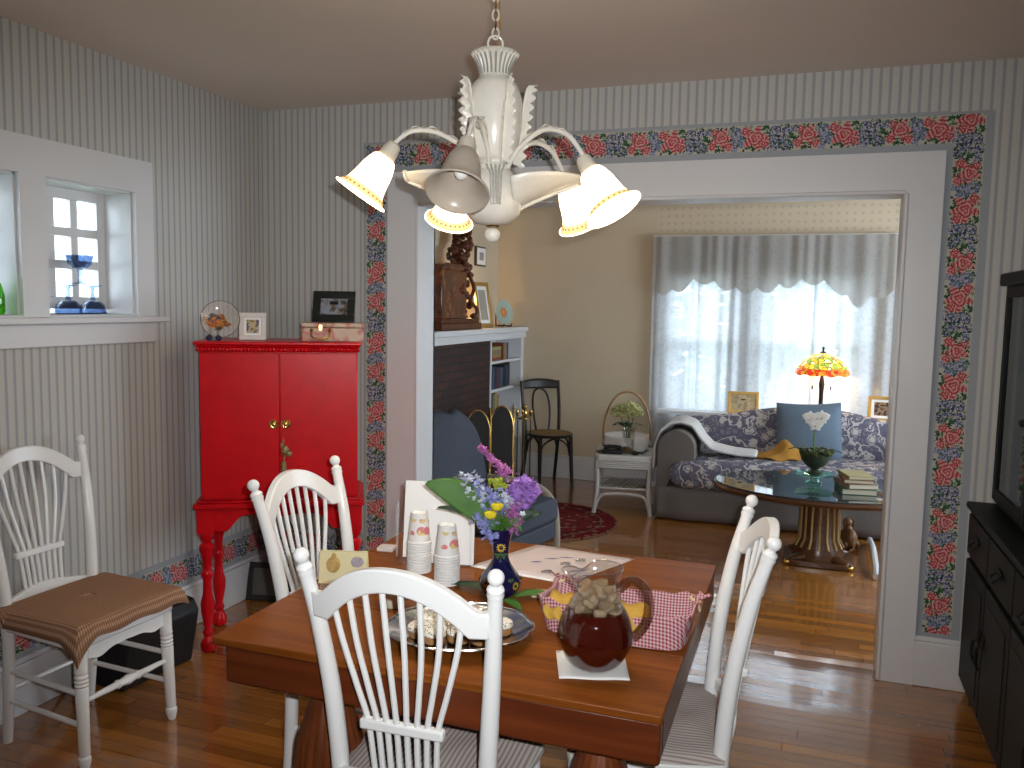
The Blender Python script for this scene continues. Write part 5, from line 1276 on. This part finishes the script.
# throw over the left arm, pillow, ochre scarf
THROW = M('white knitted throw', (.56,.54,.53), .95, .08, 50, bump=.3)
def throw(u, v):
    a = u
    path = [(-1.042,.36),(-1.042,.53),(-1.012,.63),(-.945,.69),(-.87,.702),(-.79,.68),(-.735,.60),(-.65,.52),(-.49,.492),(-.31,.488)]
    i = a*(len(path)-1); k = min(int(i), len(path)-2); t = i-k
    x = path[k][0]*(1-t)+path[k+1][0]*t; z = path[k][1]*(1-t)+path[k+1][1]*t
    w = .56-.40*a**.8; y = 6.62-.10*a+(2*v-1)*w*.62-.02
    return (x, y, z+.014+.014*math.sin(16*v+4*a)*(.2+a*.8)+.004*math.sin(31*v))
o = MB().grid(throw, 40, 24).build('throw', THROW, solid=.022, off=1, subd=1); tag(o, 'white knitted throw draped over the left sofa arm onto the seat', 'throw')
PILB = M('dusty blue cotton', (.115,.155,.205), .9, .06, 40)
m = MB()
for sd in (1, -1):
    def pf(u, v, sd=sd):
        a, c = 2*u-1, 2*v-1; e = max(0, (1-a*a)*(1-c*c))
        return (.235*a*(1-.07*(1-c*c)*0)+.0, sd*.075*e**.5, .235*c*(1-.06*(1-a*a)))
    m.grid(pf if sd > 0 else (lambda u, v: pf(1-u, v)), 18, 18)
q = T(.045,6.77,.655) @ RX(R(-14)) @ RY(R(-3)); m2 = MB(); m2.v = [q @ v for v in m.v]; m2.f = m.f
o = m2.build('throw_pillow', PILB); tag(o, 'dusty blue square pillow leaning on the sofa back', 'pillow')
OCH = M('ochre cloth', (.38,.18,.025), .9, .12, 40)
def och(u, v):
    a, c = 2*u-1, 2*v-1; r = (1-.3*abs(a*c)); hump = .125*math.exp(-((a-.35)**2*3+(c+.1)**2*4))
    return (-.17+.20*a*r, 6.58+.15*c*r, .484+hump+.014*math.sin(8*a+3*c)*(.4+hump*5)+.012*math.cos(9*c-4*a))
o = MB().grid(och, 26, 22).build('scarf', OCH, solid=.008, subd=1); tag(o, 'crumpled ochre yellow cloth lying on the sofa seat', 'cloth')
# ------------------------------------------------------------------ coffee table and what stands on it
GL_ = M('gilt fluting', (.34,.21,.07), .4, .15, 60, metal=.3); WALN = wood('dark walnut', (.045,.018,.008), (.12,.05,.02), 0, .25)
ct = thing('coffee_table', 'oval glass topped coffee table on a fluted gilt pedestal', 'coffee table', (.13, 5.60, 0))
def ell(a, b, n=72): return [(a*math.cos(2*PI*i/n), b*math.sin(2*PI*i/n)) for i in range(n)]
m = MB(); n = 72
for (a, z) in (((.60,.40),.435), ((.665,.465),.445), ((.675,.475),.462), ((.665,.465),.478), ((.62,.42),.478)):
    for p in ell(*a): m.v.append(Vector((p[0], p[1], z)))
for i in range(4):
    for k in range(n): m.f.append([i*n+k, i*n+(k+1) % n, (i+1)*n+(k+1) % n, (i+1)*n+k])
m.f.append([k for k in range(n-1, -1, -1)]); m.f.append([4*n+k for k in range(n)]); m.build('top', WALN, ct)
gg = G('dark reflecting glass top'); GTOP = gg.done(gg.bsdf((.035,.05,.055), .03, spec=.9, coat=.6))
MB().prism(ell(.655,.455), .4785, .486).build('glass_top', GTOP, ct, bevel=.002)
MB().lathe([(.155,.03),(.15,.09),(.118,.15),(.112,.40),(.15,.435)], 64).build('pedestal', WALN, ct)
for k in range(16):
    a = 2*PI*k/16; MB().tube([(.148*math.cos(a), .148*math.sin(a), .10), (.119*math.cos(a), .119*math.sin(a), .155), (.1145*math.cos(a), .1145*math.sin(a), .395)], .0085, 8).build('gilt_flute', GL_, ct)
m = MB()
for k in range(4):
    a = PI/4+PI/2*k; m.tube(bez([(0,0,.05),(.14*math.cos(a),.14*math.sin(a),.05),(.25*math.cos(a),.22*math.sin(a),.03)], 5), [.05,.05,.048,.046,.044,.042,.04,.036,.032,.028,.024], 10, flat=.5)
m.prism(rrect(.21,.19,.08,6), .003, .035); m.build('foot', WALN, ct, bevel=.004)
for k in range(4):
    a = PI/4+PI/2*k; MB().ball((.262*math.cos(a), .232*math.sin(a), .018), (.022,.022,.018), 12, 8).build('brass_toe', BRASS, ct)
dg = thing('dog_figure', 'small brown carved dog sitting on the floor by the table foot', 'figurine', (.33, 5.97, 0), R(200))
m = MB(); m.ball((0,.02,.07), (.045,.05,.07), 14, 10); m.ball((0,-.02,.10), (.035,.035,.06), 12, 8); m.ball((0,-.035,.17), (.032,.036,.032), 12, 8); m.ball((0,-.075,.16), (.017,.028,.015), 10, 6)
for sx in (-1,1):
    m.ball((sx*.03,-.02,.165), (.008,.014,.026), 8, 6); m.tube([(sx*.022,-.045,.11),(sx*.024,-.055,.05),(sx*.024,-.06,.006)], [.016,.013,.012], 8); m.ball((sx*.024,-.07,.008), (.014,.022,.009), 8, 6); m.ball((sx*.04,.02,.035), (.02,.04,.035), 10, 6)
m.tube([(0,.065,.03),(.01,.10,.02),(.04,.11,.015)], [.012,.010,.005], 8); m.build('body', M('carved brown wood', (.17,.075,.025), .4, .2, 30), dg)
CTZ = .487
cs = thing('cake_stand', 'green tinted glass stand carrying the orchid pot on the coffee table', 'stand', (.085, 5.66, CTZ))
AQ = thin_glass('green tinted glass', (.55,.85,.75), .15)
MB().lathe([(.055,0),(.055,.006),(.035,.014),(.028,.03),(.04,.045),(.11,.052),(.125,.058),(.123,.064),(.03,.058),(.0005,.056)], 36, cap=False).build('glass_body', AQ, cs)
oz = CTZ+.0595
op = thing('orchid_pot', 'dark green footed planter with moss on the glass stand', 'plant pot', (.085, 5.66, oz)); op.scale = (1.15,1.15,1.1)
MB().lathe([(.04,0),(.042,.012),(.02,.022),(.02,.03),(.05,.05),(.075,.085),(.085,.125),(.08,.125),(.07,.105),(.0005,.10)], 32, cap=False).build('urn', M('mossy green glaze', (.03,.045,.02), .6, .3, 60, bump=.4), op)
m = MB(); r3 = random.Random(3)
for _ in range(90): a = r3.uniform(0,2*PI); rr = .085*math.sqrt(r3.random()); m.ball((rr*math.cos(a), rr*math.sin(a), .118+r3.uniform(0,.022)), r3.uniform(.008,.018), 6, 4)
m.build('moss', M('moss', (.045,.06,.012), .95, .3, 80), op)
orc = thing('orchid', 'white orchid on a single arching stem in the dark planter', 'orchid', (.085, 5.66, oz+.10))
MB().tube(bez([(0,0,0),(-.012,.0,.10),(-.01,-.0,.19),(.0,-.01,.265),(.015,-.02,.27)], 6), .004, 8).build('stem', STEM, orc)
for a, L in ((.2,.16), (2.9,.17), (1.6,.13), (4.4,.12), (5.2,.12)):
    MB().grid(lambda u, v: (L*u*math.cos(a)-(v-.5)*.05*math.sin(PI*min(1,u*.9+.1))*math.sin(a), L*u*math.sin(a)+(v-.5)*.05*math.sin(PI*min(1,u*.9+.1))*math.cos(a), .03+.10*u-.09*u*u+.01*abs(v-.5)), 10, 4).build('leaf', LEAFD, orc, solid=.002)
PET = M('white orchid petal', (.72,.70,.66), .6)
for px_, pz_ in ((-.042,.262), (.026,.270), (-.008,.222)):
    m = MB()
    for k in range(5):
        a = PI/2+2*PI*k/5; w = .026 if k in (1,4) else .018; L = .052 if k in (1,4) else .046
        m.grid(lambda u, v: (px_+L*u*math.cos(a)-(v-.5)*2*w*math.sin(PI*min(1,u*.85+.12))*math.sin(a), -.025-.012*u+.012*u*u, pz_+L*u*math.sin(a)+(v-.5)*2*w*math.sin(PI*min(1,u*.85+.12))*math.cos(a)), 8, 6)
    b_ = m.build('blossom', PET, orc, solid=.0015)
    MB().ball((px_,-.036,pz_-.008), (.005,.009,.008), 8, 6).build('lip', M('orchid lip', (.45,.30,.20), .6), b_)
z = CTZ; r4 = random.Random(8)
for k, (w, d, h, c, lb) in enumerate(((.20,.27,.034,9,'dark green book at the bottom of the coffee table pile'), (.18,.25,.03,6,'tan book second from the bottom of the coffee table pile'), (.17,.235,.024,0,'rust book third from the bottom of the coffee table pile'), (.155,.22,.02,8,'pale yellow book on top of the coffee table pile'))):
    o = thing('book', lb, 'book', (.325, 5.52, z), R(12+r4.uniform(-8,8)), 'books piled on the coffee table')
    m = MB(); m.box(-w/2,w/2,-d/2,d/2,0,.003); m.box(-w/2,w/2,-d/2,d/2,h-.003,h); m.box(-w/2,-w/2+.003,-d/2,d/2,.003,h-.003); m.build('cover', BM[c], o, smooth=False); MB().box(-w/2+.003,w/2-.004,-d/2+.004,d/2-.004,.003,h-.003).build('pages', PAGES, o, smooth=False); z += h+.0005
o = MB().tube(bez([(.470,6.12,.035),(.466,5.8,.06),(.460,5.45,.04),(.455,5.30,.022)], 6), [.02]*19, 8).build('rocker_foot', WHITE); tag(o, 'white curved rocker foot showing past the right jamb on the floor', 'chair foot')
# ------------------------------------------------------------------ lamp, sill frames, curtains
gt = G('stained glass lamp shade'); o_ = gt.co(); s_ = gt.sep(o_); vc = gt.vor(o_, 30, out='Color'); sv = gt.sep(vc)
up = gt.ramp(sv[0], [(0,(.62,.16,.01)),(.15,(.75,.40,.03)),(.38,(.55,.48,.05)),(.62,(.24,.34,.05)),(.82,(.85,.75,.35))], 'CONSTANT'); lo = gt.ramp(sv[1], [(0,(.60,.03,.01)),(.4,(.72,.13,.01)),(.75,(.55,.20,.02))], 'CONSTANT')
gc_ = gt.mix(gt.ma('LESS_THAN', s_[2], 1.125), up, lo); ed = gt.ma('LESS_THAN', gt.vor(o_, 30, 'DISTANCE_TO_EDGE'), .035); gc_ = gt.mix(ed, gc_, (.01,.01,.01))
TIFF = gt.done(gt.bsdf(gc_, .2, emit=gc_, es=1.15))
lm = thing('floor_lamp', 'bronze floor lamp with lit stained glass shade behind the sofa', 'lamp', (.128, 7.225, 0))
BRZ = M('dark bronze', (.035,.022,.016), .35, .1, metal=.7)
MB().lathe([(.14,0),(.145,.012),(.11,.03),(.04,.045),(.016,.07),(.0145,.5),(.02,.52),(.0145,.54),(.018,.95),(.024,.99),(.016,1.04),(.01,1.07)], 28).build('stand', BRZ, lm)
sp = bez([(.215,1.075),(.205,1.105),(.18,1.15),(.14,1.195),(.085,1.23),(.03,1.248)], 4)
m = MB(); NN = 48
for off in (0, .004):
    for p in sp:
        for k in range(NN): a = 2*PI*k/NN; e = max(0, (1.105-p[1])/.03); m.v.append(Vector(((p[0]-off)*math.cos(a), (p[0]-off)*math.sin(a), p[1]-e*.007*math.cos(10*a))))
n1 = len(sp)
for s2 in range(2):
    for i in range(n1-1):
        for k in range(NN):
            q_ = [s2*n1*NN+i*NN+k, s2*n1*NN+i*NN+(k+1) % NN, s2*n1*NN+(i+1)*NN+(k+1) % NN, s2*n1*NN+(i+1)*NN+k]; m.f.append(q_ if s2 == 0 else q_[::-1])
m.build('glass_shade', TIFF, lm)
m = MB(); m.lathe([(.032,1.245),(.02,1.256),(.007,1.262),(.007,1.28),(.011,1.287),(.004,1.30)], 18); m.rod((0,0,1.06), (0,0,1.25), .006); m.build('finial', BRZ, lm)
for sx in (-1, 1):
    m = MB(); m.rod((sx*.07,-.02,1.10), (sx*.07,-.02,.985), .0012, n=5); m.lathe([(.002,.985),(.007,.975),(.006,.955),(.002,.95)], 8, T(sx*.07,-.02,0)); m.build('pull_chain', BRZ, lm)
sl = thing('window_stool', 'white window sill board behind the sofa under the curtains', 'sill', (0,0,0)); MB().box(-1.2, .02, 7.15, 7.305, .69, .72).box(.25, 1.0, 7.15, 7.305, .69, .72).build('board', WHITE, sl, bevel=.004); sl['kind'] = 'structure'
picture('photo_frame', 'gold framed photo on the window sill left of the lamp', 'picture frame', (-.478, 7.20, .7205), R(4), .25, .185, .024, GOLD, photo_mat('landscape photo', [(.42,.30,.14),(.50,.40,.24),(.30,.24,.14)], 14), 12)
picture('photo_frame', 'gold framed photo on the window sill at the far right behind the sofa', 'picture frame', (.592, 7.20, .7205), R(-6), .22, .20, .026, GOLD, photo_mat('dark interior photo', [(.10,.05,.03),(.30,.20,.12),(.06,.03,.02)], 16), 12, matw=.02)
SHEER = sheer('white lace sheer', (.60,.62,.66), .11, lace=.07); VAL = sheer('denser lace valance', (.54,.51,.48), .06, lace=.06)
cr = thing('curtain_rod', 'slim white curtain rod above the parlour window', 'curtain rod', (0,0,0))
MB().rod((-1.30,7.345,2.20), (.66,7.345,2.20), .012, n=10).build('rod', WHITE, cr)
for x in (-1.28, .64): MB().box(x-.01, x+.01, 7.34, YL, 2.19, 2.21).build('bracket', WHITE, cr)
def panel(x0, x1, ph, z1=2.19, z0=.06):
    def f(u, v):
        x = x0+(x1-x0)*u; amp = .010+.008*v
        return (x+.012*math.sin(5*u+ph)*v, 7.340+amp*math.sin(u*(x1-x0)*48+ph+1.5*math.sin(u*7+ph))+.008*math.sin(u*(x1-x0)*23+ph*2), z1-(z1-z0)*v)
    return MB().grid(f, int((x1-x0)*170), 24)
for k, (a, c, lb) in enumerate(((-1.29,-.88,'sheer lace curtain panel at the far left of the window'), (-.90,-.46,'sheer lace curtain panel over the middle post, left of it'), (-.48,.06,'sheer lace curtain panel behind the left half of the lamp'), (.04,.65,'sheer lace curtain panel at the right of the window'))):
    tag(panel(a, c, k*1.7).build('lace_curtain', SHEER), lb, 'curtain', 'lace curtain panels')
def valance(u, v):
    x = -1.29+1.94*u; sc = abs(math.sin(PI*(x+1.29)/.175)); big = .17*math.exp(-((x-.36)/.13)**2)+.06*math.exp(-((x+1.1)/.12)**2)
    sw = math.exp(-((x+.88)/.20)**2)+math.exp(-((x-.0)/.26)**2); z0 = 1.765+.085*sw-.055*sc-big*.6
    return (x, 7.310+.005*math.sin(x*60+2*math.sin(x*9))+.008*math.sin(x*27), 2.20-(2.20-z0)*v)
o = MB().grid(valance, 340, 16).build('lace_valance', VAL); tag(o, 'scalloped lace valance along the top of the window', 'valance')
# ------------------------------------------------------------------ outside
def tree(name, label, x, y, h, r, seed, mat):
    t = thing(name, label, 'tree', (x, y, -.6)); rn = random.Random(seed)
    MB().tube(bez([(0,0,0),(.05,.0,h*.3),(-.05,.05,h*.6)], 4), .09, 8).build('trunk', M('bark', (.10,.07,.05), .9), t)
    m = MB()
    for _ in range(1500):
        d = Vector((rn.gauss(0,1), rn.gauss(0,1), rn.gauss(0,1))).normalized()*r*rn.uniform(.55,1); p = Vector((d.x, d.y, h*.62+d.z*h*.40/r if False else h*.6+d.z*1.15)); s = rn.uniform(.07,.15)
        q = T(*p) @ Matrix.Rotation(rn.uniform(0,6), 4, 'Z') @ Matrix.Rotation(rn.uniform(0,3), 4, 'X'); m.add([(-s,0,0),(0,-s*.5,0),(s,0,.02),(0,s*.5,0)], [(0,1,2,3)], q)
    m.build('crown', mat, t, smooth=False)
LF1 = M('yellow green foliage', (.10,.19,.07), .8, .3, 3); LF2 = M('blue green foliage', (.08,.17,.08), .8, .3, 3)  # two even leaf greens, one yellower and one bluer
tree('garden_tree', 'leafy green tree outside the parlour window, left of the lamp', -1.2, 11.5, 2.3, 1.15, 1, LF1); tree('garden_tree', 'leafy green tree outside the parlour window, behind the lamp', 1.5, 11.2, 2.1, 1.1, 2, LF2); tree('garden_tree', 'leafy tree outside between the two parlour windows', -.1, 14.5, 2.7, 1.3, 3, LF1)
def hedge():
    rn = random.Random(31); m = MB()
    for _ in range(5200):
        x = rn.uniform(-3.4,3.4); z = -.6+1.95*rn.random()**.8+.12*math.sin(x*3); y = 9.6+rn.uniform(-.3,.3); s = rn.uniform(.05,.11)
        q = T(x,y,z) @ Matrix.Rotation(rn.uniform(0,6), 4, 'Z') @ Matrix.Rotation(rn.uniform(0,3), 4, 'X'); m.add([(-s,0,0),(0,-s*.55,0),(s,0,.02),(0,s*.55,0)], [(0,1,2,3)], q)
    return tag(m.build('hedge', LF2, smooth=False), 'green hedge outside below the parlour windows', 'hedge')
hedge()
lawn = struct(MB().box(-9, 9, 7.75, 24, -.75, -.6).build('ground_garden', M('lawn', (.10,.20,.05), .95, .2, 4), smooth=False))
hs = thing('neighbour_house', 'pale clapboard house wall outside the small left window', 'house', (0,0,0))
m = MB(); m.box(-7.6,-7.3,-2,8,-.6,5)
for i in range(36): zz = -.5+i*.15; m.box(-7.3,-7.285,-2,8,zz,zz+.13)
m.build('clapboard_wall', M('white clapboard', (.62,.62,.62), .7), hs, smooth=False)
m = MB(); m.box(-7.29,-7.24,3.3,6.6,2.2,3.2); m.build('shutter', M('grey shutter', (.36,.38,.38), .7), hs, smooth=False)
struct(MB().box(-7.6,-3.06,-2,8,-.75,-.6).build('ground_side', M('side lawn', (.10,.18,.05), .95, .2, 4), smooth=False))
# ------------------------------------------------------------------ camera
cam_d = bpy.data.cameras.new('camera'); cam = bpy.data.objects.new('camera', cam_d); COL.objects.link(cam)
yaw, pitch, roll, fpx = 0.3372, 0.0945, 0.0174, 838.55
f = Vector((-math.sin(yaw)*math.cos(pitch), math.cos(yaw)*math.cos(pitch), -math.sin(pitch)))
r = Vector((math.cos(yaw), math.sin(yaw), 0)); u = r.cross(f)
r2 = r*math.cos(roll)+u*math.sin(roll); u2 = u*math.cos(roll)-r*math.sin(roll)
cam.matrix_world = Matrix(((r2.x,u2.x,-f.x,0),(r2.y,u2.y,-f.y,0),(r2.z,u2.z,-f.z,1.5951),(0,0,0,1)))
cam_d.sensor_width = 36; cam_d.sensor_fit = 'HORIZONTAL'; cam_d.lens = fpx/1024*36; cam_d.clip_start = .02
bpy.context.scene.camera = cam
# ------------------------------------------------------------------ light
def light(name, kind, loc, energy, col, **kw):
    d = bpy.data.lights.new(name, kind); d.energy = energy; d.color = col
    for k, v in kw.items(): setattr(d, k, v)
    o = bpy.data.objects.new(name, d); COL.objects.link(o); o.location = loc; return o
# the camera's own flash, a few centimetres right of and above the lens
fl = light('camera_flash', 'SPOT', tuple(Vector((0,0,1.5951))+r2*.05+u2*.045), FLASH, (.95,.98,1.0), shadow_soft_size=.012, spot_size=R(92), spot_blend=1.0)
fl.matrix_world = Matrix.Translation(fl.location) @ cam.matrix_world.to_3x3().to_4x4()
for k, p in enumerate(GLOWS): light('bulb_light', 'POINT', tuple(p), BULBW, (1,.89,.75), shadow_soft_size=.03)
light('candle_light', 'POINT', (-2.66, 6.46, MZ+.24), 4, (1,.62,.28), shadow_soft_size=.02)
light('lamp_light', 'POINT', (.128, 7.225, 1.16), 9, (1,.72,.40), shadow_soft_size=.04)
# daylight portals in the window openings
def portal(loc, rot, sx, sy):
    o = light('window_portal', 'AREA', loc, 1, (1,1,1), shape='RECTANGLE', size=sx, size_y=sy); o.rotation_euler = rot; o.data.cycles.is_portal = True
portal(((W1[0]+W1[1])/2, YL+.14, 1.32), (R(-90),0,0), .6, 1.2); portal(((W2[0]+W2[1])/2, YL+.14, 1.32), (R(-90),0,0), .86, 1.2)
portal((LRX2+.12, (W5[0]+W5[1])/2, 1.375), (0,R(90),0), 1.5, 2.5)  # portal of the added right-hand parlour window
portal((XL-.2, 2.705, 1.79), (0,R(-90),0), .52, .45); portal((XL-.2, 2.13, 1.79), (0,R(-90),0), .52, .45)
sc = bpy.context.scene
w = bpy.data.worlds.new('daylight'); sc.world = w; w.use_nodes = True; nt = w.node_tree; bg = nt.nodes['Background']
bg.inputs[0].default_value = (.76,.89,1,1); bg.inputs[1].default_value = SKY
vs_ = sc.view_settings; vs_.view_transform = 'Standard'; vs_.look = 'None'; vs_.gamma = 1; vs_.use_curve_mapping = False; vs_.exposure = EXPO
cy_ = sc.cycles; cy_.use_denoising = True; cy_.max_bounces = 10; cy_.transparent_max_bounces = 16; cy_.caustics_reflective = False; cy_.caustics_refractive = False; cy_.sample_clamp_indirect = 6
